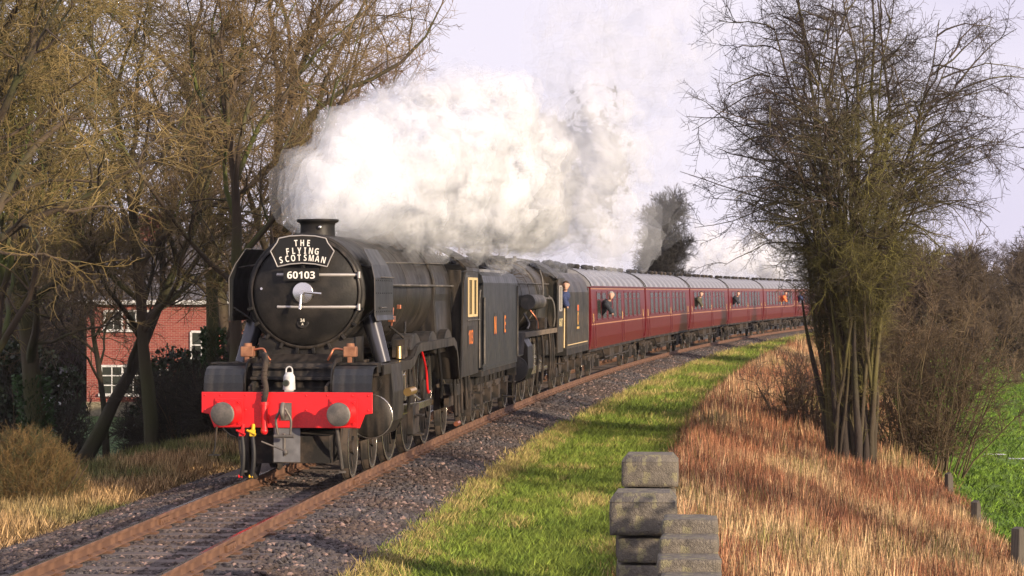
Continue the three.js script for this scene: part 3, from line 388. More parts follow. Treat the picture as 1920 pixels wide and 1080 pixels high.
// two trees just outside the right of the picture whose shadows stripe the grass
bareTree({ x: 13.5, d: 30, h: 9, seed: 301, r: 0.24, limbs: 11, nb: 5, ns: 3, label: 'bare tree on the right bank outside the picture, the nearer one' });
bareTree({ x: 16.5, d: 40, h: 10, seed: 302, r: 0.24, limbs: 11, nb: 5, ns: 3, label: 'bare tree on the right bank outside the picture, the farther one' });
function leafBush(o) {                                 // an evergreen bush: stems and small leaves through its volume
  const r = rng(o.seed), g = thing('evergreen_bush', o.label, 'bush', o.group), w = new Wood(), bk = barkOf([0.05, 0.035, 0.025], [0.05, 0.05, 0.02], 0.4, o.seed), n = o.n ?? 5200, im = new THREE.InstancedMesh(leafG, M.leaf, n), m4 = new THREE.Matrix4(), q = new THREE.Quaternion(), e = new THREE.Euler(), c = new THREE.Color(); g.position.set(o.x, gAt(o.x, o.d) - 0.05, -o.d);
  for (let i = 0; i < 9; i++) { const a = r() * 6.28; w.tube(grow(V3(Math.cos(a) * o.w * 0.1, -0.1, Math.sin(a) * o.w * 0.1), V3(Math.cos(a) * 0.3, 1, Math.sin(a) * 0.3), o.h * 0.85, 5, 0.3, 0, r), 0.04, 0.01, 5, bk); }
  const cl = []; for (let i = 0; i < (o.clumps ?? 38); i++) { const a = r() * 6.28, y = r(), R = o.w * 0.5 * Math.sqrt(r()) * Math.sqrt(1 - 0.75 * y * y); cl.push([Math.cos(a) * R, y * o.h * 0.9, Math.sin(a) * R, 0.25 + 0.35 * r()]); }
  im.name = 'foliage'; im.userData.kind = 'stuff'; im.castShadow = im.receiveShadow = true;
  for (let i = 0; i < n; i++) { const k = cl[Math.floor(r() * cl.length)], a = r() * 6.28, b = Math.acos(2 * r() - 1), R = k[3] * Math.cbrt(0.3 + 0.7 * r()); e.set(r() * 6, r() * 6, r() * 6); const s = (o.ls ?? 0.1) * (0.6 + 0.8 * r()); m4.compose(V3(k[0] + Math.sin(b) * Math.cos(a) * R, Math.max(0.05, k[1] + Math.cos(b) * R), k[2] + Math.sin(b) * Math.sin(a) * R), q.setFromEuler(e), V3(s, s, s)); im.setMatrixAt(i, m4); const v = 0.5 + r(); im.setColorAt(i, c.setRGB(0.026 * v, 0.04 * v, 0.014 * v)); }
  mesh('stems', w.geo(), M.bark, g); g.add(im); return g;
}
[[345, 66, 2.4, 3.0, 'dark evergreen bush behind the upright trunk'], [430, 70, 2.2, 1.8, 'low dark evergreen bush behind the straight ivy-clad trunk'], [560, 76, 4, 6, 'dark evergreen bush behind the smokebox in the shade'], [60, 74, 3.4, 4.2, 'dark evergreen bush behind the ivy-footed trunk'], [-10, 66, 2.6, 4.2, 'dark evergreen bush at the left edge of the bank']].forEach(([px, d, w, h, label], i) => leafBush({ x: fromPx(px, d), d, w, h, seed: 120 + i, n: 7000, clumps: 46, ls: 0.13, label }));
leafBush({ x: 5.1, d: 17.6, w: 1.7, h: 3.6, seed: 140, n: 9000, clumps: 60, ls: 0.09, label: 'dense evergreen bush just outside the picture whose shadow falls on the nearer pier' });
{ // hedges across the field
  const r = rng(601), tips = []; for (let i = 0; i < 2600; i++) { const row = Math.floor(r() * 3), d = [330, 430, 600][row] + 8 * r(), px = 1380 + 760 * r(), x = fromPx(px, d); tips.push([V3(x, gAt(x, d) - 0.2, -d), V3((r() - 0.5) * 0.7, 1, (r() - 0.5) * 0.5).normalize(), (1.0 + 1.3 * r()) * (1 + row * 0.4), [0.14, 0.105, 0.08]]); }
  const g = thing('field_hedges', 'brown leafless hedgerows across the far green field', null, null, 'stuff'); sprays(g, [spray(13, 16, 0.02, 0.8, 0), spray(14, 16, 0.02, 0.7, 0)], tips, [0.09, 0.065, 0.048], 602, 'hedge');
}
{ // wooded hillside behind the house
  const r = rng(501), tips = []; for (let i = 0; i < 5200; i++) { const d = 105 + 190 * Math.pow(r(), 0.8), px = -140 + 1050 * r(), x = fromPx(px, d), y = gAt(x, d); tips.push([V3(x, y - 0.3, -d), V3((r() - 0.5) * 0.5, 1, (r() - 0.5) * 0.5).normalize(), 3.2 + 3.4 * r(), mix3([0.075, 0.055, 0.045], [0.06, 0.065, 0.03], r() < 0.2 ? 1 : 0)]); }
  const g = thing('hillside_wood', 'grey brown leafless wood on the hillside behind the house', null, null, 'stuff'); sprays(g, [spray(11, 14, 0.011, 0.8, 0), spray(12, 14, 0.012, 0.7, 0)], tips, [0.07, 0.055, 0.045], 502, 'wood');
}

// ================================================================ OBJECTS: the first locomotive
function wheelGeo(R, spokes, W = 0.13, weight = 0) {   // spoked wheel lying in the plane across x
  const b = new MB(), rot = Math.PI / 2;
  b.lathe([[R - 0.09, -W / 2], [R, -W / 2], [R + 0.028, -W / 2 + 0.005], [R + 0.028, -W / 2 + 0.03], [R, -W / 2 + 0.04], [R - 0.012, W / 2], [R - 0.09, W / 2], [R - 0.09, -W / 2]].map(([a, c]) => [a, -c]), 36, 0, 0, 0, 0, 0, rot);
  b.cx(R * 0.2, W * 1.1, 0, 0, 0, 16);
  for (let i = 0; i < spokes; i++) { const a = i / spokes * 6.2832; b.add(new THREE.BoxGeometry(0.045, R - 0.08, 0.05).translate(0, (R - 0.05) / 2, 0), 0, 0, 0, a); }
  if (weight) { const g = new THREE.CylinderGeometry(R - 0.09, R - 0.09, 0.09, 14, 1, false, -0.5, 1).rotateZ(rot); b.add(g, 0, 0, 0, weight); }
  return b.geo();
}
function addWheel(parent, geo, R, x, s, mat, face = true, name = 'wheel') {
  const w = mesh(name, geo, mat, parent); w.position.set(x, R, -s); if (x < 0) w.rotation.y = Math.PI;
  if (face) { const f = new MB().lathe([[R - 0.05, 0.066], [R - 0.006, 0.066], [R - 0.006, 0.07], [R - 0.05, 0.07], [R - 0.05, 0.066]], 36, 0, 0, 0, 0, 0, -Math.PI / 2); f.build('tyre', M.steel, w); }
  return w;
}
const arcPts = (cx, cy, r, a0, a1, n) => Array.from({ length: n + 1 }, (_, i) => { const a = lerp(a0, a1, i / n); return [cx + r * Math.cos(a), cy + r * Math.sin(a)]; });
const sideways = (g) => g.rotateY(-Math.PI / 2);      // an outline (s, h) extruded by depth becomes a plate across x: (s, h, depth) -> x = -depth, z = s ... mirrored below
function plate(b, outline, x, w, bevel = 0) {         // outline in (s, h): a plate of thickness w in x, centred on x
  const s = new THREE.Shape(outline.map(([a, c]) => new THREE.Vector2(-a, c))); const g = new THREE.ExtrudeGeometry(s, { depth: w, bevelEnabled: bevel > 0, bevelSize: bevel, bevelThickness: bevel, bevelSegments: 1, curveSegments: 10 });
  g.rotateY(-Math.PI / 2); g.translate(x + w / 2, 0, 0); return b.add(g);
}
function sheet(b, prof, x0, x1, th = 0.012) {         // a bent sheet: path in (s, h), from x0 to x1
  const out = [], inn = []; prof.forEach(([s, h], i) => { const p = prof[Math.max(0, i - 1)], q = prof[Math.min(prof.length - 1, i + 1)], l = Math.hypot(q[0] - p[0], q[1] - p[1]) || 1; out.push([s, h]); inn.unshift([s + (q[1] - p[1]) / l * th, h - (q[0] - p[0]) / l * th]); });
  return plate(b, out.concat(inn), (x0 + x1) / 2, Math.abs(x1 - x0));
}
function thing0(name, parent) { const g = new THREE.Group(); g.name = name; parent.add(g); return g; }
const engine = thing('steam_locomotive', 'leading black steam locomotive with red buffer beam and arched headboard', 'steam locomotive');
{
  const B = () => new MB(), CH = 2.86;
  // --- buffer beam and front
  const beam = B().ext([[-1.29, 1.06], [-1.18, 1.04], [-1.1, 0.84], [1.1, 0.84], [1.18, 1.04], [1.29, 1.06], [1.29, 1.36], [-1.29, 1.36]], 0.05, 0.006, (g) => g.translate(0, 0, -0.56)).build('buffer_beam', M.signalRed, engine);
  { const rv = B(); for (const x of [-1.24, -1.0, -0.62, -0.3, 0.3, 0.62, 1.0, 1.24]) for (const h of [1.32, 1.1]) rv.add(new THREE.SphereGeometry(0.016, 6, 4), x, h, -0.5); rv.build('rivets', M.signalRed, beam).userData.kind = 'stuff'; }
  for (const x of [-0.87, 0.87]) {
    const bu = B().cz(0.15, 0.2, 0.28, 0.5, x, 1.06, 24).box(0.42, 0.42, 0.03, x, 1.06, -0.49).build('buffer', M.signalRed, engine);
    B().cz(0.085, 0.085, 0.06, 0.3, x, 1.06, 16).lathe([[0.001, 0.045], [0.1, 0.04], [0.165, 0.022], [0.178, 0.006], [0.178, -0.012], [0.13, -0.03], [0.001, -0.05]], 36, x, 1.06, -0.03, Math.PI / 2).build('buffer_head', M.dullSteel, bu);
    for (const [dx, dy] of [[-0.16, 0.16], [0.16, 0.16], [-0.16, -0.16], [0.16, -0.16]]) B().cz(0.022, 0.022, 0.45, 0.5, x + dx, 1.06 + dy, 6).build('bolt', M.signalRed, bu);
  }
  // draw hook and screw coupling
  { const c = B().box(0.16, 0.26, 0.03, 0, 1.08, -0.485).tube([[0, 1.06, -0.5], [0, 1.05, -0.36], [0, 1.0, -0.26], [0, 1.06, -0.17], [0, 1.17, -0.2], [0, 1.2, -0.25]], 0.038, 8, 3).build('draw_hook', M.dullSteel, engine);
    B().tube([[-0.05, 1.1, -0.24], [-0.11, 0.98, -0.26], [-0.1, 0.8, -0.3], [-0.09, 0.73, -0.31]], 0.02).tube([[0.05, 1.1, -0.24], [0.11, 0.98, -0.26], [0.1, 0.8, -0.3], [0.09, 0.73, -0.31]], 0.02).tube([[-0.06, 1.1, -0.24], [0, 1.15, -0.22], [0.06, 1.1, -0.24]], 0.02).bar([-0.15, 0.72, -0.31], [0.15, 0.72, -0.31], 0.03).bar([0, 0.76, -0.31], [0, 0.42, -0.33], 0.024, 8).bar([-0.34, 0.64, -0.3], [0.02, 0.5, -0.31], 0.014).add(new THREE.SphereGeometry(0.045, 8, 6), 0.02, 0.48, -0.31).build('screw_coupling', M.dullSteel, engine); }
  B().box(0.4, 0.72, 0.02, 0.0, 0.68, -0.545, 0, 0, 0, 0.004).build('guard_plate', std('plateGrey', [0.2, 0.2, 0.21], 0.6, { map: grainT }), engine);
  // pipes at the front
  { const v = B().tube([[-0.42, 1.78, -1.1], [-0.4, 1.9, -0.75], [-0.34, 1.92, -0.55], [-0.31, 1.84, -0.47], [-0.33, 1.6, -0.45], [-0.3, 1.4, -0.44], [-0.33, 1.22, -0.43]], 0.045, 8, 4); for (let i = 0; i < 9; i++) v.add(new THREE.TorusGeometry(0.046, 0.008, 5, 10).rotateX(Math.PI / 2), -0.325, 1.74 - i * 0.055, -0.452); v.build('vacuum_hose', M.under, engine);
    B().cy(0.052, 0.052, 0.42, -0.32, 1.0, -0.43, 12).cy(0.07, 0.07, 0.05, -0.32, 1.2, -0.43, 12).add(new THREE.SphereGeometry(0.06, 10, 8), -0.32, 0.79, -0.43).build('vacuum_pipe', M.signalRed, engine);
    const hp = (x, mat, topMat, lab) => { const p = B().tube([[x, 0.72, -0.42], [x + 0.03, 0.5, -0.38], [x + 0.02, 0.25, -0.39], [x - 0.02, 0.08, -0.43]], 0.032, 8, 4).build('air_hose', M.rubber, engine); B().box(0.08, 0.1, 0.08, x, 0.76, -0.42).bar([x, 0.74, -0.42], [x, 0.88, -0.5], 0.028, 8).bar([x - 0.08, 0.8, -0.4], [x + 0.06, 0.74, -0.36], 0.018).build('valve', topMat, p, lab); B().cx(0.028, 0.06, x - 0.02, 0.11, -0.42, 10).build('coupling_head', topMat, p); };
    hp(-0.66, M.rubber, M.signalRed, 'red valve'); hp(-0.5, M.rubber, M.yellowPaint, 'yellow valve'); }
  for (const sx of [-1, 1]) B().tube([[sx * 0.74, 0.86, -0.62], [sx * 0.75, 0.6, -0.72], [sx * 0.76, 0.2, -0.98]], 0.03, 6, 3).box(0.1, 0.03, 0.05, sx * 0.76, 0.14, -1.02).build('guard_iron', M.dullSteel, engine);
  B().bar([-1.06, 0.86, -0.5], [-1.09, 0.52, -0.5], 0.016).box(0.16, 0.02, 0.14, -1.1, 0.42, -0.52).bar([-1.09, 0.52, -0.5], [-1.12, 0.42, -0.5], 0.016).build('hanging_step', M.under, engine);
  // curved ends of the running plate over the beam, with cheeks
  for (const sx of [-1, 1]) {
    const prof = [[0.58, 1.37], [0.585, 1.5], [0.64, 1.62], [0.75, 1.71], [0.9, 1.745], [1.4, 1.75]]; const b = B(); sheet(b, prof, sx * 0.68, sx * 1.28, 0.014); const fs = b.build('front_plate', M.tenderBlack, engine);
    const ck = B(); plate(ck, [[0.6, 1.37], [0.58, 1.5], [0.62, 1.66], [0.78, 1.8], [1.0, 1.86], [1.5, 1.87], [1.5, 1.8], [1.02, 1.79], [0.82, 1.73], [0.69, 1.63], [0.66, 1.5], [0.68, 1.37]], sx * 0.66, 0.025); ck.build('frame_end', M.paintBlack, engine);
    B().box(0.62, 0.16, 0.02, sx * 0.98, 1.665, -1.2).build('plate_edge', M.paintBlack, fs); B().box(0.64, 0.025, 0.3, sx * 0.98, 1.775, -1.28).box(0.02, 0.12, 0.3, sx * 1.28, 1.7, -1.28).build('top_plate', M.paintBlack, fs);
    const lb = B().box(0.2, 0.16, 0.2, sx * 0.8, 1.95, -1.5, 0, 0, 0, 0.02).cy(0.06, 0.07, 0.06, sx * 0.8, 2.05, -1.5, 10).box(0.07, 0.3, 0.05, sx * 0.8, 1.78, -1.44).build('oil_box', M.rustyBox, engine); B().tube([[sx * 0.7, 1.98, -1.5], [sx * 0.55, 1.99, -1.48], [sx * 0.5, 1.9, -1.46], [sx * 0.45, 1.82, -1.5]], 0.018).build('oil_pipe', M.copper, lb);
  }
  { const b = B(); sheet(b, [[0.57, 1.37], [0.8, 1.375], [0.95, 1.42], [1.05, 1.56], [1.1, 1.78], [1.5, 1.8], [2.0, 1.9]], -0.64, 0.64, 0.014); b.build('front_apron', M.paintBlack, engine); B().box(1.28, 0.05, 0.2, 0, 1.56, -0.98).box(1.2, 0.02, 0.1, 0, 1.72, -1.0).build('apron_step', M.paintBlack, engine); }
  // head lamp
  { const l = B().cy(0.085, 0.095, 0.2, 0.01, 1.5, -0.66, 14).cy(0.05, 0.085, 0.06, 0.01, 1.63, -0.66, 14).box(0.12, 0.03, 0.12, 0.01, 1.39, -0.66).build('head_lamp', M.whitePaint, engine); B().tube([[-0.04, 1.65, -0.66], [-0.03, 1.72, -0.66], [0.01, 1.745, -0.66], [0.05, 1.72, -0.66], [0.06, 1.65, -0.66]], 0.012).build('lamp_handle', M.whitePaint, l); B().cz(0.045, 0.055, 0.52, 0.58, -0.02, 1.5, 14).build('lamp_lens', M.glassDark, l); }
  // --- smokebox, door, fittings
  B().cz(0.935, 0.935, 2.12, 4.1, 0, CH, 64).lathe([[0.8, 0], [0.9, 0], [0.935, -0.05]], 64, 0, CH, -2.07, Math.PI / 2).build('smokebox', M.sootBlack, engine);
  const saddle = B(); plate(saddle, [[2.2, 1.7], [2.2, 2.2], [4.0, 2.2], [4.0, 1.7]], 0, 1.2); saddle.box(1.5, 0.5, 0.04, 0, 1.9, -2.1).build('saddle', M.sootBlack, engine);
  const door = B().lathe([[0.001, 0.21], [0.2, 0.2], [0.4, 0.165], [0.6, 0.11], [0.74, 0.055], [0.8, 0.02], [0.83, 0.0], [0.83, -0.03]], 64, 0, CH, -2.06, Math.PI / 2).build('smokebox_door', M.sootBlack, engine);
  B().lathe([[0.84, 0.03], [0.88, 0.03], [0.885, -0.02], [0.84, -0.02], [0.84, 0.03]], 64, 0, CH, -2.06, Math.PI / 2).build('door_rim', M.paintBlack, engine);
  { const d = B(); for (let i = 0; i < 22; i++) { const a = i / 22 * 6.283; if (Math.sin(a) > -0.2) continue; d.box(0.05, 0.09, 0.05, Math.cos(a) * 0.915, CH + Math.sin(a) * 0.915, -2.04, 0, 0, a - Math.PI / 2); } d.build('door_clamps', M.sootBlack, engine); }
  for (const [h, x0, x1, n] of [[3.135, -0.43, 0.83, 0], [2.635, -0.42, 0.83, 1]]) { const st = B(); const N = 9; for (let i = 0; i < N; i++) { const xa = lerp(x0, x1, i / N), xb = lerp(x0, x1, (i + 1) / N), f = (x) => { const q = Math.hypot(x, h - CH); return -1.99 + 0.12 - 0.155 * Math.pow(q / 0.6, 1.9) * 0.62; }; const za = f(xa), zb = f(xb); st.bar([xa, h, za + 0.01], [xb, h, zb + 0.01], 0.03, 4); } st.build('hinge_strap', M.paleStrip, door); B().cy(0.025, 0.025, 0.1, 0.85, h, -2.0, 10).build('hinge_pin', M.paleStrip, door); }
  { const dt = B().lathe([[0.001, 0.04], [0.15, 0.035], [0.165, 0.02], [0.165, -0.02]], 32, 0, 2.86, -1.84, Math.PI / 2).build('dart_plate', M.brightSteel, door); B().cz(0.035, 0.04, 1.68, 1.84, 0, 2.86, 12).bar([0, 2.86, -1.7], [-0.02, 2.6, -1.68], 0.018, 8, 0.026).bar([0, 2.87, -1.74], [0.31, 2.84, -1.72], 0.018, 8, 0.024).build('door_handle', M.brightSteel, dt); }
  B().cz(0.02, 0.025, 1.94, 2.04, -0.68, 2.92, 10).build('door_knob', M.brightSteel, door);
  // number plate, headboard, shed plate
  { const numM = printed('numberPrint', 256, 88, (g, w, h) => { g.fillStyle = '#17150f'; g.fillRect(0, 0, w, h); g.fillStyle = '#f4f0e6'; g.font = 'bold 76px sans-serif'; g.textAlign = 'center'; g.textBaseline = 'middle'; g.save(); g.translate(w / 2, h / 2 + 4); g.scale(1.02, 1); g.fillText('60103', 0, 0); g.restore(); });
    const np = B().box(0.56, 0.2, 0.03, -0.02, 3.14, -1.79).build('number_plate', M.sootBlack, engine); const f = mesh('number_print', new THREE.PlaneGeometry(0.54, 0.18), numM, np); f.position.set(-0.02, 3.14, -1.772);
    const hb = thing0('headboard', engine), out = [[-0.5, 3.5], [-0.4, 3.63], [-0.37, 3.7], [-0.2, 3.735], [0, 3.745], [0.2, 3.735], [0.37, 3.7], [0.4, 3.63], [0.5, 3.5], [0.44, 3.38], [0.39, 3.26], [0.2, 3.3], [0, 3.315], [-0.2, 3.3], [-0.39, 3.26], [-0.44, 3.38]];
    B().ext(out, 0.03, 0.004, (g) => g.translate(0, 0, -1.8)).build('board', M.sootBlack, hb); const pts = out.concat([out[0]]).map(([x, y]) => [x, y, -1.762]); const rim = B(); for (let i = 0; i < pts.length - 1; i++) rim.bar(pts[i], pts[i + 1], 0.01, 5); rim.build('board_rim', M.paleStrip, hb);
    const hbM = printed('headboardPrint', 512, 256, (g, w, h) => { g.fillStyle = '#141310'; g.fillRect(0, 0, w, h); g.fillStyle = '#efeae0'; g.textAlign = 'center'; g.textBaseline = 'middle'; const row = (t, y, px, step, curve) => { g.font = 'bold ' + px + 'px sans-serif'; g.lineWidth = 2; g.strokeStyle = '#efeae0'; for (let i = 0; i < t.length; i++) { const k = i - (t.length - 1) / 2; g.save(); g.translate(w / 2 + k * step, y + k * k * curve); g.rotate(k * curve * 2 / step); g.scale(0.74, 1); g.fillText(t[i], 0, 0); g.restore(); } }; row('THE', 46, 88, 60, 2); row('FLYING', 122, 88, 56, 1.4); row('SCOTSMAN', 192, 88, 58, 1.9); });
    const hp = mesh('lettering', new THREE.PlaneGeometry(0.84, 0.4), hbM, hb); hp.position.set(0, 3.5, -1.762); B().box(0.06, 0.4, 0.05, 0, 3.3, -1.86).box(0.05, 0.1, 0.3, 0, 3.24, -1.95).build('lamp_bracket', M.sootBlack, engine);
    const shM = printed('shedPrint', 64, 64, (g, w, h) => { g.fillStyle = '#12100c'; g.fillRect(0, 0, w, h); g.fillStyle = '#efe9d8'; g.textAlign = 'center'; g.textBaseline = 'middle'; g.font = 'bold 36px sans-serif'; g.fillText('34', 32, 19); g.font = 'bold 26px sans-serif'; g.fillText('A', 32, 48); });
    const sp = B().lathe([[0.001, 0.012], [0.09, 0.012], [0.1, 0]], 24, -0.02, 2.4, -1.945, Math.PI / 2 - 0.18).build('shed_plate', M.sootBlack, engine); sp.position.z = 0.025; const sf = mesh('shed_print', new THREE.PlaneGeometry(0.12, 0.13), shM, sp); sf.position.set(-0.02, 2.4, -1.915); sf.rotation.x = 0.18; }
  // chimney
  { const c = B().lathe([[0.46, -0.26], [0.4, -0.17], [0.31, -0.09], [0.28, 0.0], [0.275, 0.16], [0.285, 0.2], [0.33, 0.22], [0.34, 0.245], [0.335, 0.265], [0.28, 0.265], [0.24, 0.25], [0.23, -0.2]], 40, 0, 3.77, -3.1).build('chimney', M.sootBlack, engine); B().add(new THREE.SphereGeometry(0.035, 10, 8), 0.09, 3.9, -2.81).build('chimney_boss', M.brightSteel, c); }
  // outside steam pipes
  for (const sx of [-1, 1]) { const b = B(); b.bar([sx * 0.9, 2.5, -2.75], [sx * 1.13, 1.74, -2.65], 0.15, 20, 0.12); b.build('steam_pipe', phys('pipeShine' + sx, [0.09, 0.09, 0.1], 0.24, { metalness: 0.6 }), engine); }
  // smoke deflectors
  for (const [sx, x] of [[-1, 1.22], [1, 1.1]]) {
    const prof = [[x + 0.02, 2.42], [x, 2.5], [x, 3.08], [x - 0.07, 3.3], [x - 0.22, 3.55]], o = [], wd = 0.014; for (const [a, h] of prof) o.push([sx * a, h]); for (const [a, h] of prof.slice().reverse()) o.push([sx * (a - wd), h - 0.002]);
    const g = new THREE.ExtrudeGeometry(new THREE.Shape(o.map((p) => new THREE.Vector2(...p))), { depth: 1.95, bevelEnabled: false }), p = g.attributes.position; g.translate(0, 0, -3.95); for (let i = 0; i < p.count; i++) { const h = p.getY(i), front = p.getZ(i) > -3, k = sstep(3.0, 3.55, h) * (front ? 0.26 : 0.3) + sstep(2.6, 2.4, h) * (front ? 0.1 : 0.05); p.setZ(i, p.getZ(i) + (front ? -k : k)); } g.computeVertexNormals();
    const df = B().add(g).build('smoke_deflector', M.tenderBlack, engine); const ed = B(), pp = prof.map(([a, h]) => [sx * (a - 0.007), h, -2.0 - sstep(3.0, 3.55, h) * 0.26 - sstep(2.6, 2.4, h) * 0.1]); for (let i = 0; i < pp.length - 1; i++) ed.bar(pp[i], pp[i + 1], 0.009, 6); ed.build('edge_beading', M.dullSteel, df);
    const e2 = B(), p2 = prof.map(([a, h]) => [sx * (a - 0.007), h, -3.95 + sstep(3.0, 3.55, h) * 0.3 + sstep(2.6, 2.4, h) * 0.05]); for (let i = 0; i < p2.length - 1; i++) e2.bar(p2[i], p2[i + 1], 0.007, 6); e2.bar(pp[4], p2[4], 0.007, 6).bar(pp[0], p2[0], 0.007, 6).build('rear_beading', M.dullSteel, df);
    const hr = B(); for (const h of [2.62, 3.1]) hr.bar([sx * (x + 0.04), h, -2.4], [sx * (x + 0.04), h, h < 3 ? -2.95 : -3.8], 0.012); hr.build('deflector_rail', M.dullSteel, df); for (const z of [-2.3, -3.4]) { B().bar([sx * (x - 0.02), 2.62, z], [sx * 0.7, 2.3, z], 0.02).build('stay', M.paintBlack, df); B().bar([sx * (x - 0.1), 3.25, z], [sx * 0.8, 3.3, z], 0.02).build('stay', M.paintBlack, df); }
    const rv = B(); for (let i = 0; i < 9; i++) for (const h of [2.56, 2.85, 3.05]) rv.add(new THREE.SphereGeometry(0.013, 5, 3), sx * (x + 0.002), h, -2.15 - i * 0.2); rv.build('rivets', M.tenderBlack, df).userData.kind = 'stuff';
  }
  // --- boiler, firebox, dome
  B().cz(0.93, 0.95, 4.1, 6.6, 0, CH, 56).cz(0.95, 1.06, 6.6, 9.3, 0, CH, 56).build('boiler', M.paintBlack, engine);
  { const fb = B(), sec = (w, top) => arcPts(0, CH, top, -0.15, Math.PI + 0.15, 28).concat([[-w, 2.1], [-w * 0.98, 1.75], [w * 0.98, 1.75], [w, 2.1]]); fb.ext(sec(1.1, 1.08), 2.3, 0.03, (g) => g.translate(0, 0, -11.5)); fb.build('firebox', M.paintBlack, engine); }
  { const bb = B(); for (const [s, r] of [[4.12, 0.945], [5.3, 0.95], [6.6, 0.965], [7.9, 1.015], [9.2, 1.07]]) bb.lathe([[r - 0.02, -0.03], [r - 0.009, -0.03], [r - 0.009, 0.03], [r - 0.02, 0.03]], 48, 0, CH, -s, Math.PI / 2); bb.build('boiler_bands', M.paintBlack, engine); }
  B().lathe([[0.001, 0.2], [0.3, 0.19], [0.42, 0.13], [0.5, 0.02], [0.6, -0.15], [0.72, -0.3]], 28, 0, 3.93, -7.9).build('dome', M.paintBlack, engine);
  B().cy(0.06, 0.07, 0.22, -0.2, 4.02, -10.3, 12).cy(0.06, 0.07, 0.22, 0.2, 4.02, -10.3, 12).box(0.7, 0.06, 0.4, 0, 3.93, -10.3).build('safety_valves', M.brass, engine);
  for (const sx of [-1, 1]) { const hr = B().bar([sx * 1.03, 2.98, -4.0], [sx * 1.14, 2.98, -11.6], 0.022, 8); for (let s = 4.4; s < 11.5; s += 1.15) hr.bar([sx * (0.9 + (s - 4) * 0.018), 2.97, -s], [sx * (1.03 + (s - 4) * 0.0145), 2.98, -s], 0.018); hr.build('handrail', M.dullSteel, engine); B().bar([sx * 0.92, 3.35, -4.1], [sx * 1.02, 3.42, -11.5], 0.012).build('cladding_seam', M.dullSteel, engine); }
  // --- running plate with valance, dropping to the cab
  for (const sx of [-1, 1]) {
    const up = [[1.4, 1.75], [4.4, 1.75], [4.8, 1.8], [5.2, 1.95], [5.6, 2.0], [10.2, 2.0], [10.6, 1.9], [10.9, 1.62], [11.15, 1.2]], b = B(); sheet(b, up, sx * 0.86, sx * 1.33, 0.03); const rp = b.build('running_plate', M.paintBlack, engine);
    const v = B(); plate(v, up.concat(up.slice().reverse().map(([s, h], i) => [s - (i < 2 ? 0.12 : 0), h - (i < 2 ? 0.03 : 0.15)])), sx * 1.325, 0.022); v.build('valance', M.paintBlack, rp);
    for (const s of [5.35, 7.56, 9.77]) { const o = arcPts(s, 1.03, 1.13, Math.PI * 0.72, Math.PI * 0.28, 10).concat([[s + 0.72, 1.96], [s - 0.72, 1.96]]); const sp = B(); plate(sp, o, sx * 1.1, 0.34, 0.006); sp.build('splasher', M.paintBlack, engine); }
    B().cy(0.05, 0.06, 0.22, sx * 1.2, 1.88, -4.15).build('oil_cup', M.under, engine); B().cy(0.04, 0.05, 0.2, sx * 1.2, 1.88, -3.9).build('oil_cup', M.brass, engine); const fit = B().box(0.22, 0.3, 0.34, sx * 1.12, 1.93, -4.55).tube([[sx * 1.0, 2.3, -4.2], [sx * 1.12, 2.15, -4.6], [sx * 1.12, 2.1, -5.0], [sx * 1.0, 2.35, -6]], 0.02); fit.build('lubricator', M.under, engine);
    B().box(0.07, 0.07, 0.07, sx * 1.14, 2.62, -4.32).box(0.1, 0.1, 0.22, sx * 1.0, 2.42, -4.45).bar([sx * 1.0, 2.3, -4.4], [sx * 1.0, 2.6, -4.6], 0.018).build('drain_cocks', M.copper, engine);
  }
  // --- cylinders, frames, wheels, motion
  { const f = B(); for (const sx of [-1, 1]) plate(f, [[0.6, 0.86], [0.6, 1.45], [2, 1.75], [11, 1.75], [13.9, 1.2], [13.9, 0.8], [11.4, 0.75], [4.4, 0.7], [1.2, 0.86]], sx * 0.58, 0.04); f.box(1.1, 0.1, 2.6, 0, 0.62, -2.7); f.build('frames', M.under, engine); B().box(1.15, 0.42, 1.1, 0, 0.48, -1.5).build('bogie_frame', M.under, engine); }
  for (const sx of [-1, 1]) {
    const sh = [[0.6, 0.72], [0.78, 0.62], [1.03, 0.585], [1.24, 0.66], [1.36, 0.86], [1.37, 1.3], [1.33, 1.72], [0.6, 1.72]].map(([x, h]) => [sx * x, h]); const cy = B().ext(sh, 1.05, 0.015, (g) => g.translate(0, 0, -3.15)).build('cylinder', M.paintBlack, engine);
    B().lathe([[0.001, 0.06], [0.2, 0.055], [0.31, 0.03], [0.34, 0], [0.34, -0.03]], 28, sx * 1.03, 0.93, -2.05, Math.PI / 2).build('cylinder_cover', M.paintBlack, cy); B().lathe([[0.335, 0.012], [0.35, 0.012], [0.35, -0.02], [0.335, -0.02]], 28, sx * 1.03, 0.93, -2.055, Math.PI / 2).build('cover_ring', M.steel, cy); B().cz(0.13, 0.13, 1.9, 3.4, sx * 1.08, 1.44, 16).build('valve_chest', M.paintBlack, cy);
  }
  const gD = wheelGeo(1.016, 20, 0.13, Math.PI), gB = wheelGeo(0.483, 10), gT = wheelGeo(0.559, 11);
  const black = M.under;
  for (const sx of [-1, 1]) {
    for (const s of [1.62, 3.53]) addWheel(engine, gB, 0.483, sx * 0.755, s, black, true, 'bogie_wheel');
    for (const s of [5.35, 7.56, 9.77]) addWheel(engine, gD, 1.016, sx * 0.755, s, black, true, 'driving_wheel');
    addWheel(engine, gT, 0.559, sx * 0.755, 12.6, black, true, 'trailing_wheel');
    const x = sx * 1.0, y = 0.8;
    B().box(0.05, 0.13, 4.6, x - sx * 0.07, y, -7.56).build('coupling_rod', M.steel, engine);
    B().box(0.055, 0.15, 2.9, x, 0.86, -6.2, -0.03).build('connecting_rod', M.steel, engine);
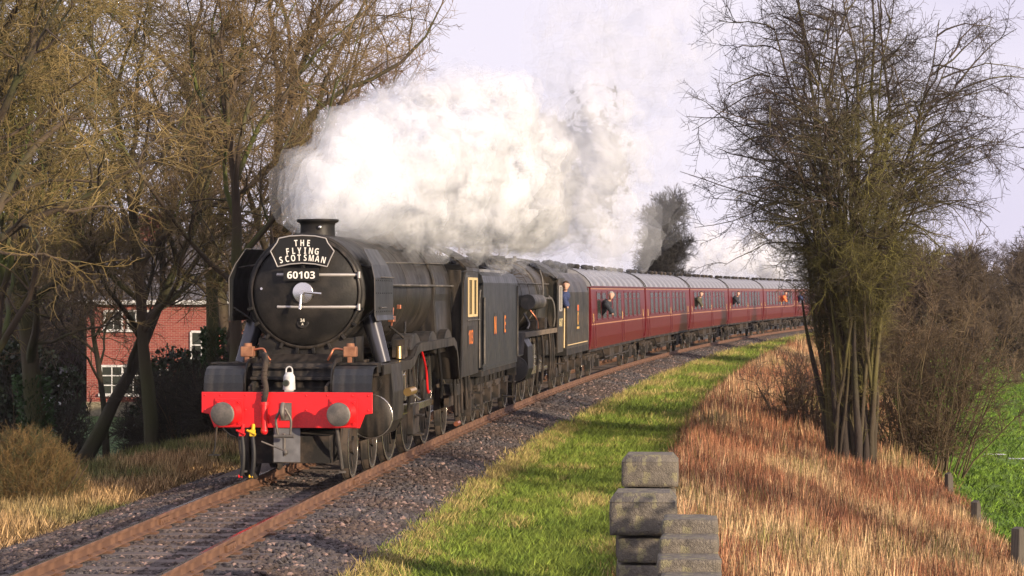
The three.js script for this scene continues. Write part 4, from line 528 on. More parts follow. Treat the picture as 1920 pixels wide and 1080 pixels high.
    B().bar([x, 0.93, -3.1], [x, 0.93, -4.7], 0.045, 12).box(0.12, 0.3, 0.25, x, 0.93, -4.75).build('crosshead', M.brightSteel, engine);
    B().box(0.1, 0.07, 1.7, x, 1.17, -4.2).box(0.1, 0.07, 1.7, x, 0.7, -4.2).box(0.2, 0.7, 0.08, x, 1.25, -5.05).build('slide_bars', M.dullSteel, engine);
    B().box(0.05, 0.5, 0.12, x, 1.25, -5.9, 0.2).bar([x, 1.44, -3.2], [x, 1.44, -5.8], 0.03).bar([x + sx * 0.05, 0.95, -7.4], [x + sx * 0.05, 1.15, -6.0], 0.03).bar([x, 1.0, -4.8], [x, 1.4, -4.6], 0.03).build('valve_gear', M.steel, engine);
    B().tube([[x + sx * 0.2, 1.7, -5.1], [x + sx * 0.2, 1.2, -5.15], [x + sx * 0.15, 0.85, -5.3]], 0.028).tube([[x + sx * 0.22, 1.85, -8.7], [x + sx * 0.24, 1.4, -8.9], [x + sx * 0.2, 0.9, -9.3]], 0.03).build('sand_pipe', M.under, engine);
    B().tube([[x + sx * 0.24, 1.92, -6.2], [x + sx * 0.27, 1.5, -6.7], [x + sx * 0.27, 1.12, -6.9], [x + sx * 0.24, 1.1, -7.4]], 0.022).build('red_pipe', M.signalRed, engine);
    B().cz(0.07, 0.07, 4.6, 5.3, x + sx * 0.24, 1.2, 12).build('oil_reservoir', M.brass, engine);
    B().box(0.1, 0.5, 0.75, x + sx * 0.14, 0.68, -6.0).build('step_plate', M.under, engine); B().box(0.26, 0.03, 0.3, x + sx * 0.2, 0.42, -5.9).box(0.26, 0.03, 0.3, x + sx * 0.2, 0.75, -5.9).build('foot_step', M.under, engine);
    const uc = B(); for (const s of [11.3, 11.8, 12.3, 13.1, 13.6]) uc.bar([x + sx * 0.2, 1.2, -s], [x + sx * 0.22, 0.35 + 0.2 * h3(s * 10 | 0, 1, 2), -s - 0.1], 0.035, 8); uc.box(0.28, 0.22, 0.5, x + sx * 0.1, 0.95, -11.7).box(0.2, 0.5, 0.12, x + sx * 0.2, 0.6, -13.3).box(0.1, 0.35, 1.9, x, 0.78, -12.6).build('injector', M.under, engine); B().cz(0.05, 0.05, 11.2, 11.6, x + sx * 0.25, 0.3, 10).build('injector_end', M.copper, engine);
  }
  // --- cab
  for (const sx of [-1, 1]) {
    const c = B(), o = [[11.05, 1.2], [11.15, 1.55], [11.55, 3.05], [11.9, 3.3], [14.0, 3.3], [14.0, 1.2]]; const s = new THREE.Shape(o.map(([a, h]) => new THREE.Vector2(-a, h))); for (const [a, b] of [[12.25, 12.95], [13.1, 13.75]]) s.holes.push(new THREE.Path([[-a, 2.4], [-a, 3.12], [-b, 3.12], [-b, 2.4]].map((p) => new THREE.Vector2(...p)))); const g = new THREE.ExtrudeGeometry(s, { depth: 0.03, bevelEnabled: false }); g.rotateY(-Math.PI / 2); g.translate(sx * 1.35 + 0.015, 0, 0); c.add(g); const side = c.build('cab_side', M.paintBlack, engine);
    for (const [a, b] of [[12.25, 12.95], [13.1, 13.75]]) { const w = B().box(0.022, 0.78, 0.09, sx * 1.37, 2.76, -a).box(0.022, 0.78, 0.09, sx * 1.37, 2.76, -b).box(0.022, 0.05, b - a, sx * 1.371, 3.13, -(a + b) / 2).box(0.022, 0.05, b - a, sx * 1.371, 2.39, -(a + b) / 2).build('cab_window', M.creamPaint, side); B().box(0.006, 0.7, b - a - 0.04, sx * 1.345, 2.76, -(a + b) / 2, 0, 0, 0, 0).build('pane', M.glassDark, w); }
    const nM = printed('cabNumber' + sx, 256, 128, (g2, w, h) => { g2.fillStyle = '#26221e'; g2.fillRect(0, 0, w, h); g2.fillStyle = '#e0761c'; g2.font = 'bold 118px sans-serif'; g2.textAlign = 'center'; g2.textBaseline = 'middle'; g2.fillText('103', w / 2, h / 2 + 6); }); const nm = mesh('cab_number', new THREE.PlaneGeometry(1.05, 0.42), nM, side); nm.position.set(sx * 1.372, 1.98, -12.65); nm.rotation.y = sx * Math.PI / 2;
    B().bar([sx * 1.39, 1.3, -14.02], [sx * 1.39, 2.7, -14.02], 0.02).tube([[sx * 1.39, 2.7, -14.02], [sx * 1.39, 2.85, -14.1], [sx * 1.38, 2.9, -14.3]], 0.02).bar([sx * 1.38, 2.3, -12.0], [sx * 1.4, 2.3, -14.0], 0.015).build('cab_handrail', M.dullSteel, engine);
  }
  { const rf = [[-1.37, 3.28]].concat(arcPts(0, 1.95, 1.95, Math.PI * 0.745, Math.PI * 0.255, 18).map(([x, y]) => [x, y])).concat([[1.37, 3.28]]); const g = B(), inn = rf.slice().reverse().map(([x, y]) => [x * 0.985, y - 0.035]); g.ext(rf.concat(inn), 2.3, 0, (q) => q.translate(0, 0, -14.25)); g.build('cab_roof', M.paintBlack, engine); B().box(2.6, 2.0, 0.04, 0, 2.3, -11.62).build('cab_front', M.paintBlack, engine); }
  placeOnTrack(engine, 0, 14.3);
}


// ---------------------------------------------------------------- its tender
const tender = thing('locomotive_tender', 'tall dark tender with orange letters coupled behind the leading locomotive', 'tender');
{
  const B = () => new MB(), Lt = 7.0, prof = [[1.36, 1.22], [1.365, 3.05], [1.33, 3.2], [1.25, 3.28]], o = prof.concat(prof.slice().reverse().map(([x, h]) => [-x, h]));
  B().ext(o, Lt - 0.35, 0.012, (g) => g.translate(0, 0, -Lt + 0.02)).build('tank', M.tenderBlack, tender); B().box(2.3, 0.12, 4.5, 0, 3.3, -4.4).build('tank_top', M.roofGrey, tender); B().box(1.9, 0.5, 2.2, 0, 3.2, -1.8).build('coal_space', M.coal, tender);
  { const g = B(); const r = rng(3); for (let i = 0; i < 90; i++) g.add(new THREE.IcosahedronGeometry(0.09 + 0.09 * r(), 0), (r() - 0.5) * 1.8, 3.4 + 0.12 * r(), -0.9 - 2.0 * r(), r(), r(), r()); g.build('coal', M.coal, tender); }
  B().box(2.7, 0.14, Lt - 0.2, 0, 1.16, -Lt / 2 - 0.05).box(2.2, 0.5, Lt - 0.6, 0, 0.85, -Lt / 2).build('underframe', M.under, tender);
  for (const sx of [-1, 1]) {
    for (const s of [1.3, 2.9, 4.5, 6.1]) { addWheel(tender, wheelGeo(0.6, 10), 0.6, sx * 0.755, s, M.under); B().box(0.2, 0.3, 0.26, sx * 1.13, 0.62, -s).build('axle_box', M.under, tender); B().box(0.1, 0.08, 1.1, sx * 1.15, 0.86, -s, 0, 0, 0).box(0.1, 0.06, 0.8, sx * 1.15, 0.79, -s).bar([sx * 1.15, 1.1, -s + 0.5], [sx * 1.15, 0.84, -s + 0.5], 0.03).bar([sx * 1.15, 1.1, -s - 0.5], [sx * 1.15, 0.84, -s - 0.5], 0.03).build('leaf_spring', M.under, tender); }
    const f = B(); plate(f, [[0.4, 0.55], [0.4, 1.1], [Lt - 0.3, 1.1], [Lt - 0.3, 0.55], [Lt - 0.9, 0.4], [0.9, 0.4]], sx * 1.05, 0.03); f.build('tender_frame', M.under, tender);
    for (const s of [0.35, 6.6]) B().box(0.3, 0.03, 0.34, sx * 1.22, 0.4, -s).box(0.3, 0.03, 0.34, sx * 1.22, 0.75, -s).box(0.02, 0.8, 0.04, sx * 1.33, 0.8, -s + 0.16).box(0.02, 0.8, 0.04, sx * 1.33, 0.8, -s - 0.16).build('foot_step', M.under, tender);
    for (const [t, s] of [['N', 2.4], ['E', 4.3]]) { const m = printed('letter' + t + sx, 64, 96, (g, w, h) => { g.fillStyle = '#2b2d30'; g.fillRect(0, 0, w, h); g.font = 'bold 100px sans-serif'; g.textAlign = 'center'; g.textBaseline = 'middle'; g.fillStyle = '#a3120c'; g.fillText(t, w / 2 + 4, h / 2 + 7); g.fillStyle = '#e2861f'; g.fillText(t, w / 2, h / 2 + 4); }); const l = mesh('letter', new THREE.PlaneGeometry(0.4, 0.5), m, tender); l.position.set(sx * 1.384, 2.16, -(sx > 0 ? s : Lt - s)); l.rotation.y = sx * Math.PI / 2; }
    B().bar([sx * 1.4, 1.35, -0.3], [sx * 1.4, 2.75, -0.3], 0.02).bar([sx * 1.4, 1.35, -Lt + 0.2], [sx * 1.4, 3.0, -Lt + 0.2], 0.02).build('handrail', M.dullSteel, tender);
    B().box(0.03, 0.03, Lt - 0.4, sx * 1.37, 1.27, -Lt / 2).box(0.02, 0.05, Lt - 0.4, sx * 1.375, 3.04, -Lt / 2).build('beading', M.tenderBlack, tender);
  }
  placeOnTrack(tender, 14.45, Lt);
}

// ================================================================ the second locomotive and its tender
const engine2 = thing('steam_locomotive', 'second grimy steam locomotive with copper pipes coupled behind the first tender', 'steam locomotive');
{
  const B = () => new MB(), CH = 2.72;
  B().box(2.5, 0.42, 0.06, 0, 1.07, -0.52).build('buffer_beam', M.under, engine2);
  for (const x of [-0.87, 0.87]) B().cz(0.14, 0.18, 0.2, 0.5, x, 1.06).cz(0.21, 0.21, 0.0, 0.06, x, 1.06, 24).cz(0.07, 0.07, 0.06, 0.3, x, 1.06, 12).build('buffer', M.under, engine2);
  B().cz(0.8, 0.8, 1.9, 3.9, 0, CH, 48).build('smokebox', M.sootBlack, engine2);
  B().lathe([[0.001, 0.17], [0.35, 0.13], [0.62, 0.02], [0.66, -0.03]], 40, 0, CH, -1.88, Math.PI / 2).build('smokebox_door', M.sootBlack, engine2);
  B().cz(0.8, 0.98, 3.9, 7.6, 0, CH, 48).build('boiler', M.grimyGreen, engine2);
  { const sec = arcPts(0, 2.66, 1.02, 0.1, Math.PI - 0.1, 20); const c = sec.map(([x, y]) => [clamp(x, -0.99, 0.99), Math.min(y, 3.66)]).concat([[-0.93, 1.7], [0.93, 1.7]]); B().ext(c, 2.5, 0.05, (g) => g.translate(0, 0, -10.15)).build('firebox', M.grimyGreen, engine2); }
  { const bb = B(); for (const [s, r] of [[3.95, 0.815], [5.1, 0.87], [6.4, 0.935], [7.55, 0.99]]) bb.lathe([[r - 0.02, -0.035], [r, -0.035], [r, 0.035], [r - 0.02, 0.035]], 44, 0, CH, -s, Math.PI / 2); bb.build('boiler_bands', M.dullSteel, engine2); }
  B().lathe([[0.42, -0.16], [0.3, -0.05], [0.26, 0.02], [0.25, 0.26], [0.31, 0.3], [0.31, 0.34], [0.22, 0.34], [0.2, 0]], 30, 0, 3.5, -2.9).build('chimney', M.sootBlack, engine2);
  B().lathe([[0.001, 0.16], [0.28, 0.15], [0.36, 0.08], [0.42, -0.08], [0.55, -0.2]], 24, 0, 3.66, -5.9).build('dome', M.grimyGreen, engine2);
  B().cy(0.05, 0.06, 0.2, -0.16, 3.76, -9.4, 10).cy(0.05, 0.06, 0.2, 0.16, 3.76, -9.4, 10).build('safety_valves', M.dullSteel, engine2);
  for (const sx of [-1, 1]) {
    B().bar([sx * 0.86, 3.08, -2.1], [sx * 1.05, 3.08, -10], 0.022, 8).build('handrail', M.dullSteel, engine2);
    B().cz(0.2, 0.2, 5.0, 7.9, sx * 1.02, 2.6, 16).build('ejector', M.dullSteel, engine2);
    B().tube([[sx * 0.98, 3.45, -8.3], [sx * 1.06, 3.2, -8.25], [sx * 1.08, 2.6, -8.2]], 0.03).tube([[sx * 1.08, 2.75, -9.6], [sx * 1.2, 2.6, -9.7], [sx * 1.24, 2.2, -9.8], [sx * 1.2, 1.9, -9.9]], 0.035).tube([[sx * 0.95, 2.3, -4.8], [sx * 1.1, 2.05, -4.6], [sx * 1.1, 1.9, -4.2]], 0.03).bar([sx * 1.02, 2.68, -5.0], [sx * 1.14, 2.68, -9.9], 0.035, 8).build('boiler_pipes', M.dullSteel, engine2);
    B().tube([[sx * 0.97, 2.4, -5.9], [sx * 1.14, 2.15, -6.0], [sx * 1.14, 1.9, -6.4]], 0.026).build('copper_pipe', M.copper, engine2);
    B().box(0.34, 0.3, 0.5, sx * 1.1, 2.02, -7.2).box(0.2, 0.24, 0.3, sx * 1.14, 2.0, -5.3).build('lubricator', M.under, engine2);
    const rp = B(), up = [[0.6, 1.32], [1.6, 1.34], [2.0, 1.86], [9.9, 1.86]]; sheet(rp, up, sx * 0.85, sx * 1.3, 0.03); rp.build('running_plate', M.grimyGreen, engine2); const v = B(); plate(v, [[2.0, 1.86], [9.9, 1.86], [9.9, 1.73], [2.05, 1.73]], sx * 1.295, 0.02); v.build('valance', std('tanEdge' + sx, [0.2, 0.15, 0.1], 0.7, { map: grainT }), engine2);
    const cy = B().ext([[0.6, 0.75], [0.8, 0.62], [1.05, 0.6], [1.26, 0.7], [1.34, 0.95], [1.32, 1.5], [1.2, 1.72], [0.6, 1.72]].map(([x, h]) => [sx * x, h]), 1.1, 0.015, (g) => g.translate(0, 0, -3.35)).build('cylinder', M.grimyGreen, engine2); B().lathe([[0.001, 0.05], [0.3, 0.04], [0.32, 0], [0.32, -0.02]], 24, sx * 1.03, 0.95, -2.24, Math.PI / 2).build('cylinder_cover', M.dullSteel, cy);
    const wb = wheelGeo(0.5, 10), wd = wheelGeo(0.914, 18, 0.13, Math.PI);
    for (const s of [1.75, 3.75]) addWheel(engine2, wb, 0.5, sx * 0.755, s, M.under, true, 'bogie_wheel'); for (const s of [5.4, 7.5, 9.6]) addWheel(engine2, wd, 0.914, sx * 0.755, s, M.under, true, 'driving_wheel');
    const x = sx * 1.02; B().box(0.05, 0.12, 4.4, x, 0.75, -7.5).build('coupling_rod', M.steel, engine2); B().box(0.05, 0.14, 2.7, x + sx * 0.06, 0.85, -6.2).build('connecting_rod', M.steel, engine2); B().box(0.1, 0.08, 1.6, x, 1.15, -4.3).box(0.1, 0.08, 1.6, x, 0.72, -4.3).box(0.14, 0.7, 0.1, x, 1.3, -5.1).box(0.06, 0.5, 0.12, x + sx * 0.08, 1.25, -5.7).bar([x, 1.4, -3.4], [x, 1.4, -5.9], 0.035).bar([x + sx * 0.1, 0.95, -7.4], [x + sx * 0.1, 1.15, -5.8], 0.035).build('valve_gear', M.steel, engine2);
    const d = B(); for (const s of [5.2, 6.5, 8.3, 8.8, 9.3]) d.tube([[x + sx * 0.2, 1.8, -s], [x + sx * 0.24, 1.2, -s - 0.1], [x + sx * 0.18, 0.4, -s - 0.3]], 0.035); d.box(0.2, 0.4, 0.5, x + sx * 0.1, 1.35, -8.0).box(0.24, 0.25, 0.4, x + sx * 0.15, 0.6, -9.9).build('sand_pipes', M.under, engine2);
    const o = [[9.95, 1.15], [9.95, 1.9], [9.95, 3.1], [10.2, 3.25], [11.9, 3.25], [11.9, 2.1], [11.55, 2.0], [11.55, 1.15]], s = new THREE.Shape(o.map(([a, h]) => new THREE.Vector2(-a, h))); for (const [a, b] of [[10.4, 11.0]]) s.holes.push(new THREE.Path([[-a, 2.35], [-a, 3.0], [-b, 3.0], [-b, 2.35]].map((p) => new THREE.Vector2(...p)))); const g = new THREE.ExtrudeGeometry(s, { depth: 0.03, bevelEnabled: false }); g.rotateY(-Math.PI / 2); g.translate(sx * 1.3 + 0.015, 0, 0);
    const side = B().add(g).build('cab_side', M.grimyGreen, engine2); const w = B().box(0.04, 0.7, 0.05, sx * 1.32, 2.68, -10.4).box(0.04, 0.7, 0.05, sx * 1.32, 2.68, -11.0).box(0.04, 0.05, 0.6, sx * 1.32, 3.02, -10.7).box(0.04, 0.05, 0.6, sx * 1.32, 2.33, -10.7).build('cab_window', M.paleStrip, side); B().box(0.006, 0.66, 0.56, sx * 1.3, 2.68, -10.7, 0, 0, 0, 0).build('pane', M.glassDark, w);
    const nM = printed('cabFigures' + sx, 256, 96, (q, W, H) => { q.fillStyle = '#2c2a24'; q.fillRect(0, 0, W, H); q.fillStyle = '#d8c48a'; q.font = 'bold 84px sans-serif'; q.textAlign = 'center'; q.textBaseline = 'middle'; q.fillText('45407', W / 2, H / 2 + 4); }); const nm = mesh('cab_number', new THREE.PlaneGeometry(1.1, 0.36), nM, side); nm.position.set(sx * 1.32, 2.0, -10.8); nm.rotation.y = sx * Math.PI / 2;
    B().bar([sx * 1.33, 1.25, -11.6], [sx * 1.33, 2.95, -11.8], 0.022).build('cab_handrail', M.creamPaint, engine2); B().box(0.3, 0.03, 0.35, sx * 1.2, 0.45, -11.3).box(0.3, 0.03, 0.35, sx * 1.2, 0.8, -11.3).box(0.02, 0.8, 0.4, sx * 1.06, 0.8, -11.3).build('foot_step', M.under, engine2);
  }
  { const f = B(); for (const sx of [-1, 1]) plate(f, [[0.6, 0.8], [0.6, 1.3], [2.2, 1.7], [11.8, 1.7], [11.8, 0.8]], sx * 0.58, 0.04); f.build('frames', M.under, engine2); B().box(2.56, 2.0, 0.04, 0, 2.3, -10.05).build('cab_front', M.grimyGreen, engine2); const rf = [[-1.31, 3.22]].concat(arcPts(0, 2.1, 1.72, Math.PI * 0.73, Math.PI * 0.27, 16)).concat([[1.31, 3.22]]); B().ext(rf.concat(rf.slice().reverse().map(([x, y]) => [x * 0.985, y - 0.03])), 2.1, 0, (q) => q.translate(0, 0, -12.05)).build('cab_roof', M.sootBlack, engine2); }
  placeOnTrack(engine2, 21.8, 12);
}
const tender2 = thing('locomotive_tender', 'lined dark tender with a gold crest just ahead of the maroon coaches', 'tender');
{
  const B = () => new MB(), Lt = 6.9, prof = [[1.3, 1.15], [1.3, 2.85], [1.2, 3.15], [0.98, 3.42]], o = prof.concat(prof.slice().reverse().map(([x, h]) => [-x, h]));
  B().ext(o, Lt - 0.4, 0.012, (g) => g.translate(0, 0, -Lt + 0.05)).build('tank', M.grimyGreen, tender2); B().box(1.7, 0.3, 4.2, 0, 3.4, -2.7).build('coal_space', M.coal, tender2); { const r = rng(6), c = B(); for (let i = 0; i < 80; i++) c.add(new THREE.IcosahedronGeometry(0.1 + 0.1 * r(), 0), (r() - 0.5) * 1.6, 3.55 + 0.12 * r(), -0.8 - 3.6 * r(), r(), r(), r()); c.build('coal', M.coal, tender2); }
  B().box(2.64, 0.2, Lt - 0.2, 0, 1.1, -Lt / 2).box(2.0, 0.5, Lt - 0.6, 0, 0.85, -Lt / 2).build('underframe', M.under, tender2); B().box(2.2, 1.6, 0.03, 0, 2.2, -Lt + 0.02).build('tender_back', M.grimyGreen, tender2);
  for (const sx of [-1, 1]) {
    for (const s of [1.2, 3.3, 5.4]) { addWheel(tender2, wheelGeo(0.65, 11), 0.65, sx * 0.755, s, M.under); B().box(0.2, 0.3, 0.28, sx * 1.13, 0.65, -s).build('axle_box', M.under, tender2); B().box(0.1, 0.09, 1.1, sx * 1.15, 0.92, -s).box(0.1, 0.06, 0.7, sx * 1.15, 0.84, -s).build('leaf_spring', M.under, tender2); }
    const f = B(); plate(f, [[0.3, 0.5], [0.3, 1.05], [Lt - 0.2, 1.05], [Lt - 0.2, 0.5], [5.9, 0.45], [4.9, 0.9], [3.8, 0.45], [2.8, 0.45], [1.8, 0.9], [0.8, 0.45]], sx * 1.06, 0.03); f.build('tender_frame', M.under, tender2); B().box(0.012, 0.025, 5.9, sx * 1.318, 1.3, -3.4).build('lining', M.creamPaint, tender2);
    B().bar([sx * 1.3, 1.3, -Lt + 0.1], [sx * 1.3, 3.0, -Lt + 0.1], 0.02).build('handrail', M.dullSteel, tender2);
    const eM = printed('crest' + sx, 128, 128, (g, w, h) => { g.fillStyle = '#2e2c26'; g.fillRect(0, 0, w, h); g.fillStyle = '#b98a33'; g.beginPath(); g.ellipse(64, 70, 30, 30, 0, 0, 7); g.fill(); g.fillStyle = '#5d2018'; g.beginPath(); g.ellipse(64, 70, 17, 17, 0, 0, 7); g.fill(); g.fillStyle = '#c8602c'; g.fillRect(36, 12, 56, 26); g.fillStyle = '#c9a050'; g.fillRect(20, 106, 88, 10); }); const e = mesh('crest', new THREE.PlaneGeometry(1.1, 0.9), eM, tender2); e.position.set(sx * 1.322, 2.1, -3.4); e.rotation.y = sx * Math.PI / 2;
  }
  placeOnTrack(tender2, 34.1, Lt);
}

// ================================================================ the coaches
const CL = 20.35, coachParts = {};
function makeCoach(label) {
  const g = thing('railway_coach', label, 'coach', 'maroon coaches of the train'), B = () => new MB(), Lb = 19.7, s0 = 0.35;
  const side = [[1.29, 1.0], [1.345, 1.35], [1.365, 1.75], [1.36, 2.3], [1.325, 3.02]], o = side.concat(side.slice().reverse().map(([x, h]) => [-x, h]));
  B().ext(o, Lb, 0.01, (q) => q.translate(0, 0, -s0 - Lb)).build('body', M.maroon, g);
  const roof = [[1.335, 3.03], [1.28, 3.16], [1.12, 3.34], [0.85, 3.52], [0.5, 3.64], [0, 3.7]], ro = roof.concat(roof.slice(0, 5).reverse().map(([x, h]) => [-x, h]));
  const rf = B().ext(ro, Lb + 0.04, 0.006, (q) => q.translate(0, 0, -s0 - Lb - 0.02)).build('roof', M.roofGrey, g);
  { const rb = B(); for (let i = 1; i < 10; i++) { const pts = ro.map(([x, h]) => [x * 1.004, h + 0.008, -s0 - i * Lb / 10]); for (let k = 0; k < pts.length - 1; k++) rb.bar(pts[k], pts[k + 1], 0.008, 4); } rb.build('roof_seams', M.roofGrey, rf); }
  for (let i = 0; i < 9; i++) for (const x of i % 2 ? [0.45] : [-0.45, 0.5]) B().lathe([[0.001, 0.12], [0.1, 0.11], [0.15, 0.05], [0.12, 0], [0.09, -0.06]], 10, x, 3.68, -s0 - 1.4 - i * 2.1).build('roof_vent', M.under, rf);
  for (const end of [0, 1]) { const z = -s0 - end * Lb, k = end ? -1 : 1; B().box(0.95, 2.1, 0.3, 0, 2.1, z + k * 0.17).build('gangway', M.under, g); B().box(1.1, 0.1, 0.34, 0, 3.2, z + k * 0.17).build('gangway_top', M.under, g); for (const x of [-0.87, 0.87]) B().cz(0.08, 0.08, 0, 0.45, x, 1.06, 10).cz(0.2, 0.2, 0, 0.05, x, 1.06, 16).build('buffer', M.under, g).position.z = end ? z - 0.36 : 0; const edge = B(), e = ro.map(([x, h]) => [x * 1.01, h + 0.012, z]); for (let q = 0; q < e.length - 1; q++) edge.bar(e[q], e[q + 1], 0.022, 5); edge.build('roof_edge', M.under, rf); }
  const wG = coachParts.w ??= new MB().box(0.03, 0.06, 1.3, 0, 0.45, 0).box(0.03, 0.06, 1.3, 0, -0.45, 0).box(0.03, 0.9, 0.06, 0, 0, 0.63).box(0.03, 0.9, 0.06, 0, 0, -0.63).box(0.025, 0.03, 1.2, 0, 0.2, 0).geo(), pG = coachParts.p ??= new MB().box(0.012, 0.86, 1.22, 0, 0, 0, 0, 0, 0, 0).geo(), w2 = coachParts.w2 ??= new MB().box(0.03, 0.05, 0.6, 0, 0.42, 0).box(0.03, 0.05, 0.6, 0, -0.42, 0).box(0.03, 0.84, 0.05, 0, 0, 0.29).box(0.03, 0.84, 0.05, 0, 0, -0.29).geo(), p2 = coachParts.p2 ??= new MB().box(0.012, 0.8, 0.54, 0, 0, 0, 0, 0, 0, 0).geo(), dG = coachParts.d ??= new MB().box(0.02, 1.95, 0.02, 0, 0, 0.36).box(0.02, 1.95, 0.02, 0, 0, -0.36).box(0.02, 0.02, 0.72, 0, -0.96, 0).geo(), hG = coachParts.h ??= new MB().box(0.04, 0.03, 0.14, 0, -0.1, 0.25).bar([0.03, -0.16, 0.41], [0.03, 0.12, 0.41], 0.009).geo();
  for (const sx of [-1, 1]) {
    const tilt = -sx * 0.045, add = (n, geo, m, par, y, s, x = 1.363) => { const q = mesh(n, geo, m, par); q.position.set(sx * x, y, -s); q.rotation.z = -tilt * 0.9; if (sx < 0) q.rotation.y = Math.PI; return q; };
    const slots = [2.2, 3.95, 5.7, 7.45, 9.2, 11.6, 13.35, 15.1, 16.85]; for (const s of slots) { const w = add('window', wG, M.maroonTrim, g, 2.4, s + s0); const p = mesh('pane', pG, M.glassDark, w); }
    for (const s of [0.75, 10.4, Lb - 0.75]) { const d = add('door', dG, M.maroonTrim, g, 2.03, s + s0, 1.366); const w = mesh('window', w2, M.maroonTrim, d); w.position.set(-0.008, 0.38, 0); const p = mesh('pane', p2, M.glassDark, d); p.position.set(-0.006, 0.38, 0); mesh('handle', hG, M.brass, d); }
    const ln = B(); ln.box(0.012, 0.035, Lb, sx * 1.369, 1.8, -s0 - Lb / 2).box(0.012, 0.03, Lb, sx * 1.335, 2.96, -s0 - Lb / 2); ln.build('lining', std('liningCream' + sx + used.railway_coach, [0.42, 0.2, 0.1], 0.5), g); B().box(0.05, 0.05, Lb, sx * 1.335, 3.03, -s0 - Lb / 2).build('gutter', M.maroonTrim, g); B().box(0.06, 0.12, Lb, sx * 1.27, 0.97, -s0 - Lb / 2).build('sole_bar', M.under, g);
  }
  { const u = B(); u.box(0.9, 0.5, 1.6, 0.7, 0.7, -9).box(0.9, 0.5, 1.6, -0.7, 0.7, -9).box(0.6, 0.4, 1.2, 0.9, 0.72, -11.6).cz(0.2, 0.2, 12.6, 13.6, 0.8, 0.72, 12).bar([1.2, 0.6, -6], [1.2, 0.6, -14.5], 0.03).bar([1.2, 0.6, -6], [1.2, 0.95, -5], 0.03).bar([1.2, 0.6, -14.5], [1.2, 0.95, -15.5], 0.03); u.build('underframe_gear', M.under, g); }
  for (const c of [3.3, CL - 3.3]) {
    const bg = thing0('bogie', g); B().box(1.9, 0.16, 1.0, 0, 0.82, -c).box(0.1, 0.3, 3.6, 0.98, 0.62, -c).box(0.1, 0.3, 3.6, -0.98, 0.62, -c).box(0.12, 0.4, 0.5, 1.02, 0.5, -c).box(0.12, 0.4, 0.5, -1.02, 0.5, -c).build('frame', M.under, bg);
    for (const s of [c - 1.3, c + 1.3]) for (const sx of [-1, 1]) { addWheel(bg, coachParts.wh ??= wheelGeo(0.457, 8), 0.457, sx * 0.755, s, M.under); }
    for (const s of [c - 1.3, c + 1.3]) for (const sx of [-1, 1]) B().box(0.18, 0.26, 0.26, sx * 1.06, 0.46, -s).box(0.1, 0.1, 0.8, sx * 1.06, 0.66, -s).build('axle_box', M.under, bg);
  }
  return g;
}
std('maroonTrim', [0.1, 0.012, 0.016], 0.4);
const ordinals = ['first maroon coach behind the second tender, wreathed in steam', 'second maroon coach, between the first coach and the dark tree behind', 'third maroon coach, with a passenger in olive leaning from its front end', 'fourth maroon coach, a passenger leaning out near its front', 'fifth maroon coach, narrow in the distance', 'sixth maroon coach, partly behind the twigs of the big tree', 'last maroon coach, hidden behind the big tree'];
const proto = makeCoach(ordinals[0]); placeOnTrack(proto, 41.25, CL);
for (let i = 1; i < 7; i++) { const c = proto.clone(); c.name = numbered('railway_coach'); c.userData = { ...proto.userData, label: ordinals[i] }; scene.add(c); placeOnTrack(c, 41.25 + i * CL, CL); }

